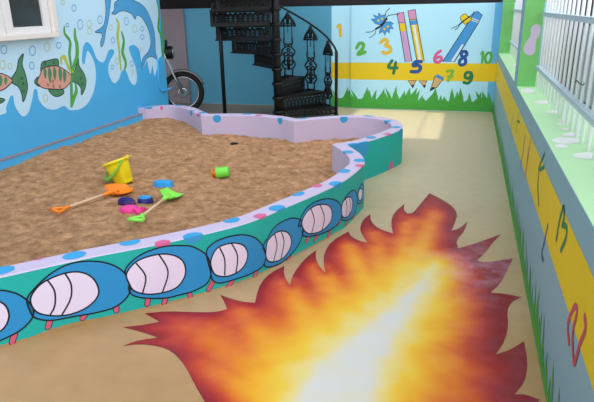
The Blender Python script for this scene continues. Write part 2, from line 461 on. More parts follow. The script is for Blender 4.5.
weed([([(240, -10), (252, 45), (248, 100), (259, 130), (262, 165), (266, 212)], 'weed_green', .035, B),
      ([(262, 70), (262, 105), (269, 150), (267, 208)], 'weed_green', .03, B)], 'painted seaweed at the wall corner')
# dolphins
mm = Motif(SL)
mm.outlined(D([(405, -30), (437, -30), (434, 40), (426, 90), (417, 130), (412, 165), (402, 186), (397, 170), (404, 142), (398, 131), (375, 127), (398, 112), (411, 95), (418, 50), (415, 0)]), 'dolphin_blue', 2, .007)
mm.build('painted_dolphin', wall_left, 'painted dolphin of which the tail hangs down')
mm = Motif(SL)
mm.outlined(B([(78, 50), (88, 36), (88, 15), (98, 3), (120, -4), (160, 2), (200, 28), (225, 80), (236, 130), (239, 190), (245, 217), (225, 206), (206, 215), (190, 250), (191, 215), (214, 185),
               (221, 150), (211, 105), (191, 68), (172, 55), (163, 70), (150, 50), (125, 40), (105, 43), (95, 51)]), 'dolphin_blue', 2, .007)
mm.ell(B([(97, 18)])[0], .6, .6, 'ink', 3.2)
mm.build('painted_dolphin', wall_left, 'leaping painted dolphin with arched back')
mm = Motif(SL)
for L, conv in (([(36, 72, 8, 14, 'b'), (75, 100, 6, 9, 'y'), (132, 78, 8, 14, 'b'), (162, 105, 7, 14, 'y'), (190, 105, 6, 9, 'b'), (190, 135, 6, 9, 'b'), (83, 147, 6, 10, 'b'), (98, 222, 6, 12, 'y'), (80, 245, 5, 8, 'b'), (152, 232, 6, 10, 'b'), (155, 262, 4, 7, 'y'), (186, 182, 4, 8, 'y')], (90, 0, 3.65)),
                ([(12, 166, 10, 14, 'b'), (108, 170, 10, 16, 'b'), (157, 158, 9, 14, 'y'), (196, 152, 8, 10, 'b'), (8, 217, 9, 14, 'y'), (33, 222, 7, 10, 'y'), (106, 220, 8, 12, 'b'), (152, 328, 7, 12, 'y'), (247, 27, 7, 11, 'b'), (268, 82, 9, 16, 'b'), (298, 80, 7, 12, 'y'), (300, 105, 7, 10, 'y'), (210, 8, 6, 8, 'y'), (225, 84, 5, 6, 'b')], (0, 0, 3.35))):
    for x, y, rx, ry, c in L:
        mm.ell((conv[0]+x/conv[2], conv[1]+y/conv[2]), rx/conv[2], ry/conv[2], 'bubble_blue' if c == 'b' else 'bubble_yellow', 3, w=.01)
tag(mm.build('painted_bubbles', wall_left, 'ring bubbles in blue and yellow'), kind='stuff')

# ------------------------------------------------------------------ back wall mural
E4 = Z(330, 0, 3.3)
zb0, zb1 = .485, .765
def band(surf, parent, u0, u1, z0, z1):
    mm = Motif(surf, .0008); mm.poly([(u0, z0), (u1, z0), (u1, z1), (u0, z1)], 'band_yellow', 0, False, True)
    return mm.build('painted_band', parent, 'yellow painted band')
band(SB, wall_back, XM, XR, zb0, zb1)
m_ = Motif(SB, .0005); m_.poly([(XR-.1, .005), (XR-.001, .005), (XR-.001, HB-.002), (XR-.1, HB-.002)], 'edge_blue', 0, False, True)  # darker blue band down the right end of the wall
m_.build('wall_strip', wall_back, 'darker blue strip at the corner')
m_ = Motif(SS, .0006); m_.poly([(XST, .005), (XM+.04, .005), (XM+.04, HB-.002), (XST, HB-.002)], 'mural_blue', 0, False, True)
m_.build('wall_strip', wall_stair, 'pale blue painted end of the wall')
band(SS, wall_stair, XST, XM+.04, zb0, zb1-.01)
def grass(surf, parent, u0, u1, h0, h1, step, base, label, lean=.0, seed=3, fat=1.):
    rnd = random.Random(seed); mm = Motif(surf, .0014)
    mm.poly([(u0, .004), (u1, .004), (u1, base), (u0, base)], 'grass_green', 0, False, True)
    u = u0+step*.5; k = 0
    while u < u1-step*.3:
        h = rnd.uniform(h0, h1); wd = step*rnd.uniform(1.2, 1.9)*fat; ln = rnd.uniform(-.6, .6)*h*.6+lean*h
        a = max(u0, u-wd/2); b = min(u1, u+wd/2); tip = min(max(u+ln, u0), u1)
        mid = (a+tip)/2+.15*(tip-u), (b+tip)/2+.15*(tip-u)
        mm.poly([(a, base*.5), (b, base*.5), (u+wd*.36+ln*.3, h*.6), (tip, h), (u-wd*.3+ln*.25, h*.6)], 'grass_green', .3+.3*(k % 4), False, True)
        u += step*rnd.uniform(.7, 1.1); k += 1
    mm.build('painted_grass', parent, label)
grass(SB, wall_back, XM, XR-.002, .2, .40, .075, .16, 'green painted grass along the foot of the wall')
grass(SS, wall_stair, XST, XM, .2, .38, .075, .16, 'green painted grass beside the stair')
# numerals as strokes
def numeral(paths, m, surf, parent, label, w=.055, conv=E4, ink=True):
    mm = Motif(surf, .003); w *= .82
    for p in paths:
        if ink: mm.stroke(conv(p), w+.01, 'ink' if m in ('num_blue', 'num_dkgreen') else m, 0)
        mm.stroke(conv(p), w, m, .8)
    return mm.build('painted_numeral', parent, label)
numeral([[(26, 88), (33, 84), (35, 118)]], 'num_orange', SS, wall_stair, 'orange painted numeral 1', .05)
numeral([[(88, 158), (98, 143), (110, 146), (108, 160), (92, 178), (100, 178), (116, 172)]], 'num_green', SB, wall_back, 'green painted numeral 2')
numeral([[(168, 140), (180, 130), (190, 138), (183, 150), (196, 154), (200, 168), (186, 176), (174, 172)]], 'num_orange', SB, wall_back, 'orange yellow painted numeral 3')
numeral([[(205, 200), (193, 222), (222, 224)], [(217, 206), (210, 242)]], 'num_dkgreen', SB, wall_back, 'dark green painted numeral 4', .045)
numeral([[(301, 203), (281, 205), (275, 217), (290, 215), (299, 224), (290, 236), (268, 236)]], 'num_blue', SB, wall_back, 'dark blue painted numeral 5', .055)
numeral([[(365, 168), (350, 180), (345, 198), (355, 206), (368, 198), (364, 187), (349, 192)]], 'num_pink', SB, wall_back, 'pink painted numeral 6', .045)
numeral([[(386, 236), (406, 234), (398, 250), (390, 267)], [(390, 252), (404, 252)]], 'num_lime', SB, wall_back, 'lime painted numeral 7', .04)
numeral([[(448, 170), (434, 172), (436, 186), (446, 194), (446, 210), (430, 214), (428, 200), (440, 190), (452, 180), (448, 170)]], 'num_blue', SB, wall_back, 'blue painted numeral 8', .045)
numeral([[(466, 240), (450, 240), (446, 254), (458, 258), (468, 246), (466, 262), (456, 274), (442, 272)]], 'num_dkgreen', SB, wall_back, 'dark green painted numeral 9', .045)
numeral([[(500, 178), (505, 172), (502, 206)], [(522, 174), (513, 186), (514, 204), (524, 206), (532, 192), (530, 176), (522, 174)]], 'num_green', SB, wall_back, 'green painted numeral 10', .035)
# pencils
def pencil(parts, name_label):
    mm = Motif(SB, .001)
    for p, m, l in parts: mm.poly(E4(p), m, l, False)
    for p, m, l in parts:
        if l == 1: mm.stroke(E4(p), .012, 'ink', l+1.5, True, False)
    mm.build('painted_pencil', wall_back, name_label)
pencil([([(227, 75), (248, 72), (270, 203), (248, 203)], 'pencil_lavender', 1), ([(221, 44), (243, 40), (248, 72), (226, 75)], 'pencil_eraser', 1),
        ([(229, 78), (249, 75), (252, 102), (233, 105)], 'band_yellow', 2), ([(258, 266), (285, 266), (273, 290)], 'pencil_wood', 1), ([(268, 280), (279, 280), (273, 292)], 'ink', 2),
        ([(238, 105), (243, 105), (262, 203), (257, 203)], 'pencil_eraser', 2)], 'lavender painted pencil with pink rubber')
pencil([([(262, 65), (286, 62), (311, 203), (287, 203)], 'band_yellow', 1), ([(257, 36), (281, 31), (286, 62), (262, 65)], 'pencil_eraser', 1),
        ([(263, 68), (286, 65), (288, 80), (266, 83)], 'pencil_blue', 2), ([(273, 84), (281, 83), (302, 203), (294, 203)], 'pencil_white', 2),
        ([(294, 266), (320, 267), (312, 290)], 'pencil_wood', 1), ([(307, 281), (317, 281), (312, 292)], 'ink', 2)], 'yellow painted pencil with white stripe')
pencil([([(464, 62), (492, 72), (411, 203), (372, 203)], 'pencil_blue', 1), ([(474, 40), (488, 38), (502, 50), (492, 72), (464, 62)], 'pencil_blue', 1),
        ([(466, 58), (494, 68), (490, 76), (462, 66)], 'pencil_white', 2), ([(436, 145), (442, 148), (408, 203), (398, 203)], 'pencil_white', 2),
        ([(347, 250), (374, 262), (352, 288), (330, 300)], 'pencil_wood', 1), ([(345, 252), (356, 245), (376, 256), (372, 265)], 'pencil_blue', 2), ([(338, 286), (350, 290), (329, 302)], 'ink', 2)], 'blue slanting painted pencil')
# butterflies
mm = Motif(SB, .001)
mm.outlined(E4([(165, 82), (150, 78), (135, 62), (150, 62), (142, 48), (158, 55), (160, 42), (170, 52), (182, 48), (180, 60), (192, 62), (182, 70)]), 'pencil_blue', 1, .008, False)
mm.outlined(E4([(172, 86), (184, 72), (200, 72), (210, 78), (202, 84), (210, 95), (197, 95), (196, 110), (186, 102), (182, 117), (174, 104), (162, 112), (165, 98)]), 'pencil_blue', 1, .008, False)
for c in ((160, 68), (172, 62), (190, 88), (180, 96)): mm.ell(E4([c])[0], 1.2, 1.2, 'band_yellow', 2)
mm.stroke(E4([(152, 95), (168, 85), (186, 62)]), .03, 'ink', 3)
mm.stroke(E4([(152, 95), (135, 105), (118, 106)]), .01, 'ink', 3); mm.stroke(E4([(152, 95), (148, 112), (130, 125)]), .01, 'ink', 3)
mm.stroke(E4([(186, 62), (192, 52), (210, 48), (228, 46)]), .01, 'ink', 3); mm.stroke(E4([(186, 62), (184, 42), (198, 26)]), .01, 'ink', 3)
mm.build('painted_butterfly', wall_back, 'blue painted butterfly with yellow spots')
mm = Motif(SB, .003)
mm.outlined(E4([(438, 72), (430, 62), (436, 50), (448, 46), (455, 54), (464, 54), (466, 66), (456, 74), (446, 80)]), 'band_yellow', 1, .008)
mm.stroke(E4([(428, 80), (445, 66), (460, 56)]), .02, 'ink', 2)
mm.stroke(E4([(428, 80), (415, 88), (400, 94)]), .01, 'ink', 2); mm.stroke(E4([(428, 80), (422, 92), (412, 98)]), .01, 'ink', 2)
mm.stroke(E4([(460, 56), (468, 48), (476, 46)]), .01, 'ink', 2)
mm.build('painted_butterfly', wall_back, 'yellow painted butterfly by the blue pencil')

# ------------------------------------------------------------------ right wall (parapet) paint
band(SR, wall_right, -1.5, YB-.002, .533, .81)
grass(SR, wall_right, -1., YB-.002, .09, .28, .07, .05, 'green painted grass along the parapet foot', lean=.25, seed=11, fat=.6)
F6 = Z(480, 100, 2.68); F7 = Z(494, 240, 2.48); F5 = Z(500, 60, 3.78)
def rnum(paths, m, conv, label, w=.035):
    mm = Motif(SR, .002)
    for p in paths: mm.stroke(conv(p), w*.68, m, 1)
    mm.build('painted_numeral', wall_right, label)
rnum([[(187, 255), (184, 210), (196, 175), (203, 165), (207, 180), (196, 235), (200, 305), (213, 262), (228, 222), (226, 190)]], 'num_red', F7, 'pinkish red painted numeral 2', .04)
rnum([[(206, 374), (212, 335), (221, 296), (225, 288)], [(225, 288), (227, 312), (222, 336)], [(222, 334), (233, 342), (231, 372), (218, 402)]], 'num_dkgreen', F6, 'dark green painted numeral 3', .04)
rnum([[(183, 335), (172, 385), (166, 412), (170, 430)]], 'num_navy', F6, 'navy painted hooked numeral 1 in front of the dark green 3', .03)
rnum([[(173, 145), (158, 185), (172, 180)], [(160, 180), (156, 225), (158, 280)]], 'num_dkgreen', F6, 'green painted numeral 4', .035)
rnum([[(137, 105), (130, 150), (122, 205)], [(130, 130), (124, 195)]], 'num_red', F6, 'red painted numeral 5', .03)
rnum([[(122, 95), (116, 140), (108, 188)]], 'num_navy', F6, 'navy painted numeral 6', .03)
rnum([[(90, 40), (84, 75), (82, 110)]], 'num_navy', F6, 'navy painted numeral 7', .03)
rnum([[(105, 35), (100, 60), (98, 85)], [(100, 55), (107, 60)]], 'num_dkgreen', F6, 'green painted numeral 8', .03)
rnum([[(80, 20), (77, 45)]], 'num_red', F6, 'red painted numeral 9', .03)
# footprints on the ledge
mm_list = [(105, 116, 26, 9), (160, 160, 30, 6), (200, 197, 30, 6), (245, 228, 24, 6), (235, 242, 22, 5), (245, 262, 18, 4), (275, 283, 42, 8), (248, 305, 52, 13), (232, 326, 26, 7), (325, 362, 52, 12), (60, 20, 12, 4)]
for x, y, rx, ry in mm_list:
    mm = Motif(SLEDGE); a, b, c, d = [SLEDGE.flat(F5([p])[0]) for p in ((x-rx, y-1), (x+rx, y+1), (x, y-ry), (x, y+ry))]
    ce = (a+b)/2; mm.poly([ce+(b-a)*.5*math.cos(t)+(d-c)*.5*math.sin(t) for t in [2*PI*k/20 for k in range(20)]], 'footprint_white', 0, False, True)
    mm.build('painted_footprint', wall_right, 'white painted footprint on the green ledge')

# green pillars on the ledge
def pillar(y0, y1, x1, h, label, foot, inner):
    p = empty('pillar', (XR, y0, HP)); tag(p, label, 'pillar', kind=None)
    bm = bmesh.new(); box(bm, .0, x1-XR, 0, y1-y0, 0.0005, h)
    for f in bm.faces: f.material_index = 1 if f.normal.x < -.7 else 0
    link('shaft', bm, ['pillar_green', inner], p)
    if foot:
        mm = Motif(Plane(1, y0, -1))
        G5 = Z(490, 0, 6.7)
        mm.poly(G5([(310, 162), (335, 175), (340, 200), (330, 235), (312, 265), (306, 300), (300, 350), (275, 370), (240, 362), (224, 330), (235, 295), (262, 255), (275, 225), (276, 185)]), 'lilac', 1)
        o = mm.build('painted_footprint', p, 'lilac footprint'); o.matrix_parent_inverse = Matrix.Translation((-XR, -y0, -HP))
    return p
pillar(5.5, 5.82, .60, 1.5, 'green painted pillar with a lilac footprint, beside the white railing', True, 'edge_grey')
pillar(9.3, YB, .60, .9, 'green painted pillar standing in the far corner against the numbers wall', False, 'edge_blue')

# railing
def railing(y0, y1, label):
    r = empty('railing', (.61, y0, HP)); tag(r, label, 'railing', 'white bar railings on the ledge')
    n = int((y1-y0)/.165)
    first = None
    for k in range(n):
        y = (k+.5)*(y1-y0)/n
        if first is None:
            bm = bmesh.new(); tube(bm, [(0, 0, 0.001), (0, 0, 1.35)], .0105, 8); first = link('bar', bm, 'white_steel', r, loc=(0, y, 0))
        else:
            o = first.copy(); C.objects.link(o); o.parent = r; o.location = (0, y, 0)
    for z in (1.115-HP, 1.56-HP):
        bm = bmesh.new(); box(bm, -.03, -.013, 0, y1-y0, z-.013, z+.016, 0, .003); box(bm, -.03, .012, 0, y1-y0, z+.012, z+.018)
        o = link('rail', bm, 'bluegrey_steel', r); o['label'] = 'pale blue grey flat rail'
    return r
railing(.6, 5.48, 'long white bar railing with blue grey rails in front of the grey sheet')
railing(5.84, 9.28, 'short white bar railing between the two green pillars')
# grey corrugated sheet behind the railing
q0 = hit(594, 100, 0, .70); q1 = hit(574, 93, 0, .70); qt = hit(576, 24, 0, .70)
bm = bmesh.new(); n = 60; ya, yb = 2.0, q1.y
va = []
for k in range(n+1):
    y = ya+(yb-ya)*k/n; x = .70+.012*math.cos(k*PI/2)
    va.append([bm.verts.new((x+dx, y, z)) for dx, z in ((0, q1.z), (0, qt.z), (.004, qt.z), (.004, q1.z))])
for a_, b_ in zip(va, va[1:]):
    for i in range(4): bm.faces.new((a_[i], b_[i], b_[(i+1) % 4], a_[(i+1) % 4]))
bm.faces.new(va[0]); bm.faces.new(va[-1][::-1])
sheet = tag(link('corrugated_sheet', bm, 'grey_sheet'), 'grey corrugated sheet hung behind the white bars', 'sheet')
bm = bmesh.new()
hk = [hit(x, y, 0, .585) for x, y in Z(540, 0, 4.02)([(140, 330), (150, 325), (158, 335), (172, 342), (178, 335)])]
tube(bm, catmull(hk, False, 4), .003, 6)
link('wire_hook', bm, 'black_iron', sheet)['label'] = 'bent dark wire tie'

# ------------------------------------------------------------------ sandbox
TH, HT = .13, .39
secs = [[(-4.28, .35), (-3.5, .75), (-2.8, 1.38), (-2.187, 2.043), (-1.891, 2.362), (-1.634, 2.6), (-1.40, 2.85), (-1.225, 3.085), (-1.09, 3.40), (-.943, 3.76), (-.836, 4.091), (-.783, 4.455), (-.779, 4.64), (-.86, 4.92), (-1.045, 5.241)],
        [(-1.045, 5.241), (-.91, 5.40), (-.76, 5.71), (-.645, 6.03), (-.625, 6.22), (-.70, 6.51), (-.90, 6.74), (-1.164, 6.835), (-1.402, 6.79), (-1.656, 6.66), (-1.915, 6.465)],
        [(-1.915, 6.465), (-2.15, 6.60), (-2.6, 6.688), (-3.127, 6.584)],
        [(-3.127, 6.584), (-3.30, 6.76), (-3.52, 6.98), (-3.80, 7.14), (-4.08, 7.10), (-4.28, 6.88)]]
OUT = []
for i, s_ in enumerate(secs):
    c = catmull([Vector((*p, 0)) for p in s_], False, 10)
    OUT += c if i == 0 else c[1:]
OUT = [p for i, p in enumerate(OUT) if i == 0 or (p-OUT[i-1]).length > 1e-4]
NO = len(OUT); INN = []
for i, p in enumerate(OUT):
    d1 = (p-OUT[i-1]).normalized() if i else None; d2 = (OUT[i+1]-p).normalized() if i < NO-1 else None
    d1 = d1 or d2; d2 = d2 or d1
    n1 = Vector((-d1.y, d1.x, 0)); n2 = Vector((-d2.y, d2.x, 0)); nn = (n1+n2).normalized()
    k = 1/max(.62, nn.dot(n1)); INN.append(p+nn*TH*k)
INN[0].x = INN[-1].x = XL
SACC = [0.]
for i in range(1, NO): SACC.append(SACC[-1]+(OUT[i]-OUT[i-1]).length)
def seg_at(s):
    s = min(max(s, 0), SACC[-1]-1e-6)
    lo, hi = 0, NO-1
    while hi-lo > 1:
        m = (lo+hi)//2
        if SACC[m] <= s: lo = m
        else: hi = m
    return lo, (s-SACC[lo])/(SACC[hi]-SACC[lo])
class Ring:
    """flat coordinates (s along the wall, d: <0 outer face, 0..TH top, >TH inner face)"""
    def __init__(s, outer_only=False): s.oo = outer_only
    def flat(self, px):
        d = ray(*px); best = None
        def xing(L, inner):
            nonlocal best
            for i in range(NO-1):
                a, b = L[i], L[i+1]; e = b-a; den = d.x*e.y-d.y*e.x
                if abs(den) < 1e-12: continue
                t = (a.x*e.y-a.y*e.x)/den; u = (a.x*d.y-a.y*d.x)/den
                if t <= 0 or u < 0 or u > 1: continue
                z = EYE+d.z*t; lo, hi = (-.3, .46) if self.oo else (-.02, HT)
                if not lo <= z <= hi: continue
                if best is None or t < best[0]:
                    z = min(max(z, .004), HT-.001 if self.oo else HT)
                    best = (t, SACC[i]+u*(SACC[i+1]-SACC[i]), TH+HT-z if inner else z-HT)
        xing(OUT, False)
        if not self.oo:
            xing(INN, True)
            t = (HT-EYE)/d.z; p = EYEP+d*t
            if best is None or t < best[0]:
                bd = None
                for i in range(NO-1):
                    a, e = OUT[i], OUT[i+1]-OUT[i]; u = min(1, max(0, ((p.x-a.x)*e.x+(p.y-a.y)*e.y)/(e.x**2+e.y**2)))
                    qx, qy = a.x+e.x*u, a.y+e.y*u; dd = math.hypot(p.x-qx, p.y-qy)
                    sd = (e.x*(p.y-a.y)-e.y*(p.x-a.x))
                    if bd is None or dd < bd[0]: bd = (dd, SACC[i]+u*(SACC[i+1]-SACC[i]), sd)
                if bd[0] <= TH*1.3: best = (t, bd[1], bd[0] if bd[2] > 0 else -bd[0])
        if best is None: return Vector((0, -.2))
        return Vector((best[1], best[2]))
    def to3d(self, uv, off):
        i, f = seg_at(uv[0]); o = OUT[i].lerp(OUT[i+1], f); n = INN[i].lerp(INN[i+1], f); nn = (n-o).normalized(); dd = uv[1]
        if dd < -1e-6: return Vector((o.x, o.y, HT+dd))-nn*off
        if dd <= TH+1e-6:
            q = o.lerp(n, min(1, max(0, dd/TH))); return Vector((q.x, q.y, HT+off))
        return Vector((n.x, n.y, HT-(dd-TH)))+nn*off
def ring_cut(b):
    xs = [v.co.x for v in b.verts]
    if not xs: return
    def bis(co, no): bmesh.ops.bisect_plane(b, geom=b.verts[:]+b.edges[:]+b.faces[:], plane_co=co, plane_no=no, dist=1e-6)
    i0, _ = seg_at(min(xs)); i1, _ = seg_at(max(xs))
    for i in range(i0+1, i1+1): bis((SACC[i], 0, 0), (1, 0, 0))
    for d in (0, TH): bis((0, d, 0), (0, 1, 0))

sandbox = empty('sandbox', (-2.4, 4., 0)); tag(sandbox, 'low curved sandbox wall, lilac inside and teal outside with painted caterpillar', 'sandbox')
def under(o, p):
    o.parent = p; o.matrix_parent_inverse = Matrix.Translation(-Vector(p.location)); return o
bm = bmesh.new(); rings = []
for o, n in zip(OUT, INN):
    prof = [(o, 0), (o, HT-.006), (o.lerp(n, .05), HT), (o.lerp(n, .95), HT), (n, HT-.006), (n, 0)]
    rings.append([bm.verts.new((p.x, p.y, z)) for p, z in prof])
for a_, b_ in zip(rings, rings[1:]):
    for k in range(5):
        f = bm.faces.new((a_[k], b_[k], b_[k+1], a_[k+1])); f.material_index = 0 if k == 0 else 1
    bm.faces.new((a_[5], b_[5], b_[0], a_[0]))
bm.faces.new(rings[0][::-1]); bm.faces.new(rings[-1])
bmesh.ops.recalc_face_normals(bm, faces=bm.faces[:])
under(link('curb_wall', bm, ['teal', 'lilac']), sandbox)
R1 = Ring(); RO = Ring(True)
spots = [(2, 270.5, 'b'), (38, 257.4, 'p'), (74.3, 255.4, 'b'), (130, 242, 'b'), (162.5, 242.7, 'p'), (193, 236, 'b'), (231, 220, 'b'), (260, 216, 'p'), (277, 208, 'b'), (297, 193.6, 'b'),
         (317, 185.8, 'p'), (336, 183.6, 'b'), (343.6, 171, 'b'), (360, 165.5, 'p'), (359.7, 160.3, 'b'), (348, 152, 'b'), (353.5, 144.3, 'b'), (371, 137.5, 'b'), (387.6, 134.0, 'p'),
         (396, 127.2, 'b'), (387.4, 121, 'b'), (368.8, 115.8, 'b'), (343.9, 118.6, 'b'), (303, 118, 'b'), (280, 120, 'b'), (258.6, 115.4, 'p'), (217, 118.5, 'b'),
         (203, 112.5, 'b'), (198, 114, 'p'), (190, 111, 'b'), (179, 105.3, 'b'), (161.7, 107.5, 'p'), (148.6, 107.5, 'b'), (247, 114, 'b')]
def spot(f, rx, ry, m):
    mm = Motif(R1); mm.ell(f, rx, ry, m, 0, metres=True, n=24)
    under(mm.build('painted_spot', None, ('blue' if m == 'spot_blue' else 'pink')+' painted round spot', ring_cut), sandbox)
for x, y, c in spots:
    f = R1.flat((x, y)); r_ = .053 if c == 'b' else .04
    spot(f, r_*1.15 if f.y < TH else r_, r_, 'spot_blue' if c == 'b' else 'spot_pink')
for (x, y), rx, ry, m in (((363, 148), .09, .085, 'spot_blue'), ((391, 167), .045, .065, 'spot_pink'), ((401, 133), .05, .055, 'spot_blue')):
    spot(RO.flat((x, y)), rx, ry, m)
# beige floor paint brushed up the foot of the wall
lap = [(0, 349), (32, 337), (51, 329), (64, 325), (83, 320.5), (105.6, 317.3), (128, 313.8), (160, 307.7), (180, 300), (213.7, 289.5), (247, 279.4), (281, 267.6), (291, 259), (314.7, 245.8), (338, 234)]
lf = [RO.flat(p) for p in lap]; mm = Motif(RO, .0006)
mm.poly([(p.x, max(p.y, .012-HT)) for p in lf]+[(p.x, .001-HT) for p in reversed(lf)], 'floor', 0, False, True)
under(mm.build('painted_foot', None, 'beige floor paint brushed up the wall foot', ring_cut), sandbox)
# caterpillar
Q1 = Z(0, 230, 3.126); Q2 = Z(180, 170, 2.97)
def idn(L): return L
CAT = [
 (Q1, [(-150, 290), (-110, 225), (-60, 195), (0, 188), (50, 198), (85, 220), (105, 248), (97, 280), (60, 315), (0, 345), (-60, 365), (-110, 355)],
      [(-120, 285), (-80, 235), (-30, 220), (0, 224), (20, 240), (28, 268), (18, 298), (-5, 318), (-60, 335), (-105, 325)], [[(-60, 225), (-35, 270), (-50, 330)]], [[(47, 320), (38, 350)]]),
 (Q1, [(85, 215), (110, 180), (160, 135), (220, 105), (290, 97), (350, 108), (390, 135), (407, 170), (400, 205), (360, 240), (300, 258), (230, 270), (160, 282), (110, 274), (92, 248)],
      [(95, 215), (120, 175), (160, 150), (210, 133), (255, 132), (290, 150), (308, 185), (300, 215), (265, 245), (210, 265), (150, 266), (110, 252)],
      [[(148, 156), (170, 190), (171, 235), (157, 264)], [(203, 135), (222, 170), (220, 215), (193, 265)]], [[(156, 284), (150, 303)], [(267, 262), (258, 276)], [(362, 234), (364, 252)]]),
 (idn, [(124.8, 271.6), (131, 262), (144, 253), (163, 246.6), (180, 245.5), (193.5, 247), (207, 256), (211, 271), (207, 283), (193, 291), (180, 294.6), (166, 297.8), (147, 298), (134, 295.6), (128.6, 289), (129.5, 281)],
      Q1([(395, 137), (420, 103), (455, 85), (500, 75), (540, 78), (570, 95), (580, 125), (572, 155), (550, 180), (510, 195), (460, 200), (420, 190), (404, 168)]),
      [Q1([(425, 103), (455, 145), (445, 198)]), Q1([(497, 77), (525, 130), (507, 195)])], [Q1([(463, 213), (460, 232)]), Q1([(518, 212), (513, 228)]), Q1([(592, 200), (596, 212)])]),
 (Q2, [(78, 245), (95, 220), (130, 202), (180, 192), (220, 200), (245, 225), (255, 255), (245, 285), (215, 305), (170, 322), (120, 335), (97, 327), (90, 300)],
      [(92, 265), (110, 232), (150, 217), (185, 222), (200, 245), (195, 275), (175, 300), (140, 315), (107, 312), (93, 290)],
      [[(117, 230), (132, 265), (132, 312)], [(152, 217), (170, 255), (165, 308)]], [[(97, 333), (85, 355)], [(155, 330), (143, 348)], [(228, 298), (222, 315)]]),
 (Q2, [(246, 228), (258, 205), (285, 165), (330, 143), (360, 150), (367, 175), (355, 215), (330, 250), (300, 275), (270, 287), (250, 283), (255, 255)],
      [(255, 235), (262, 207), (290, 183), (318, 185), (330, 210), (322, 240), (300, 265), (270, 273), (256, 262)],
      [[(280, 189), (287, 225), (277, 270)], [(300, 183), (308, 215), (298, 266)]], [[(326, 252), (321, 264)]]),
 (Q2, [(350, 165), (370, 120), (400, 95), (440, 85), (470, 95), (480, 120), (475, 150), (450, 175), (410, 192), (375, 197), (362, 188), (364, 165)],
      [(362, 152), (380, 120), (410, 103), (440, 105), (450, 125), (445, 155), (420, 180), (385, 189), (367, 177)],
      [[(388, 115), (398, 150), (390, 187)], [(415, 103), (428, 140), (420, 180)]], [[(381, 198), (375, 212)], [(408, 194), (400, 208)], [(447, 176), (440, 197)]]),
 (Q2, [(478, 110), (495, 75), (515, 60), (525, 75), (525, 105), (515, 135), (495, 149), (481, 147), (480, 127)],
      [(480, 107), (490, 86), (505, 80), (511, 96), (507, 124), (492, 141), (481, 135)], [[(491, 86), (495, 112), (491, 140)], [(502, 81), (505, 105), (502, 132)]], [[(475, 150), (472, 161)], [(497, 148), (493, 163)], [(518, 130), (514, 141)]]),
 (Q2, [(527, 72), (535, 46), (542, 42), (545, 60), (543, 85), (535, 100), (527, 95)],
      [(528, 74), (534, 55), (540, 60), (539, 80), (533, 91)], [], [[(536, 98), (535, 106)]]),
]
cat_parent = sandbox
for i, (cv, body, belly, arcs, legs) in enumerate(CAT):
    mm = Motif(RO); w_ = .009
    for l in legs: mm.stroke(cv(l), .026, 'cat_leg', 0)
    for l in legs: mm.stroke(cv(l), .034, 'ink', -.5)
    mm.outlined(cv(body), 'cat_blue', 1+.0*i, w_)
    bl = belly if cv is idn else cv(belly)
    mm.outlined(bl, 'cat_belly', 2, w_)
    for a_ in arcs: mm.stroke(a_ if cv is idn else cv(a_), w_, 'ink', 3)
    under(mm.build('painted_caterpillar_segment', None, 'blue oval with pale belly and pink feet, painted caterpillar body ring', ring_cut), sandbox)

# sand
from mathutils.geometry import intersect_point_line
POLY = [(p.x*.4+q_.x*.6, p.y*.4+q_.y*.6) for p, q_ in zip(OUT, INN)]
def inside(x, y):
    c = False; n = len(POLY); j = n-1
    for i in range(n):
        xi, yi = POLY[i]; xj, yj = POLY[j]
        if (yi > y) != (yj > y) and x < (xj-xi)*(y-yi)/(yj-yi)+xi: c = not c
        j = i
    return c
def sand_z(x, y):
    v = .125+.075*max(0, min(1, (-2.3-x)/1.6))+.03*max(0, min(1, (4.6-y)/2))*(1-max(0, min(1, (-2.3-x)/1.6)))+.02*noise.noise(Vector((x*.9, y*.9, .3)))
    v += .018*noise.noise(Vector((x*3.1, y*3.1, 1.7)))+.017*noise.noise(Vector((x*7.3, y*7.3, 4.2)))+.013*noise.noise(Vector((x*17, y*17, 9.1)))-.022*max(0, noise.noise(Vector((x*5.5, y*5.5, 22.)))-.42)*3
    v += .03*max(0, 1-(x-XL)/.5)          # banked up along the house wall
    return v
st = .021; bm = bmesh.new(); V = {}
nx = int((-.55-XL)/st)+1; ny = int((7.2-.3)/st)+1
flags = [[inside(XL+.002+i*st, .3+j*st) for j in range(ny+1)] for i in range(nx+1)]
def gv(i, j):
    if (i, j) not in V:
        x, y = XL+.002+i*st, .3+j*st; V[(i, j)] = bm.verts.new((x, y, sand_z(x, y)))
    return V[(i, j)]
for i in range(nx):
    for j in range(ny):
        if flags[i][j] and flags[i+1][j] and flags[i][j+1] and flags[i+1][j+1]:
            bm.faces.new((gv(i, j), gv(i+1, j), gv(i+1, j+1), gv(i, j+1))).smooth = True
sand = tag(link('sand', bm, 'sand'), 'brown loose sand filling the curved sandbox', 'sand', kind='stuff')

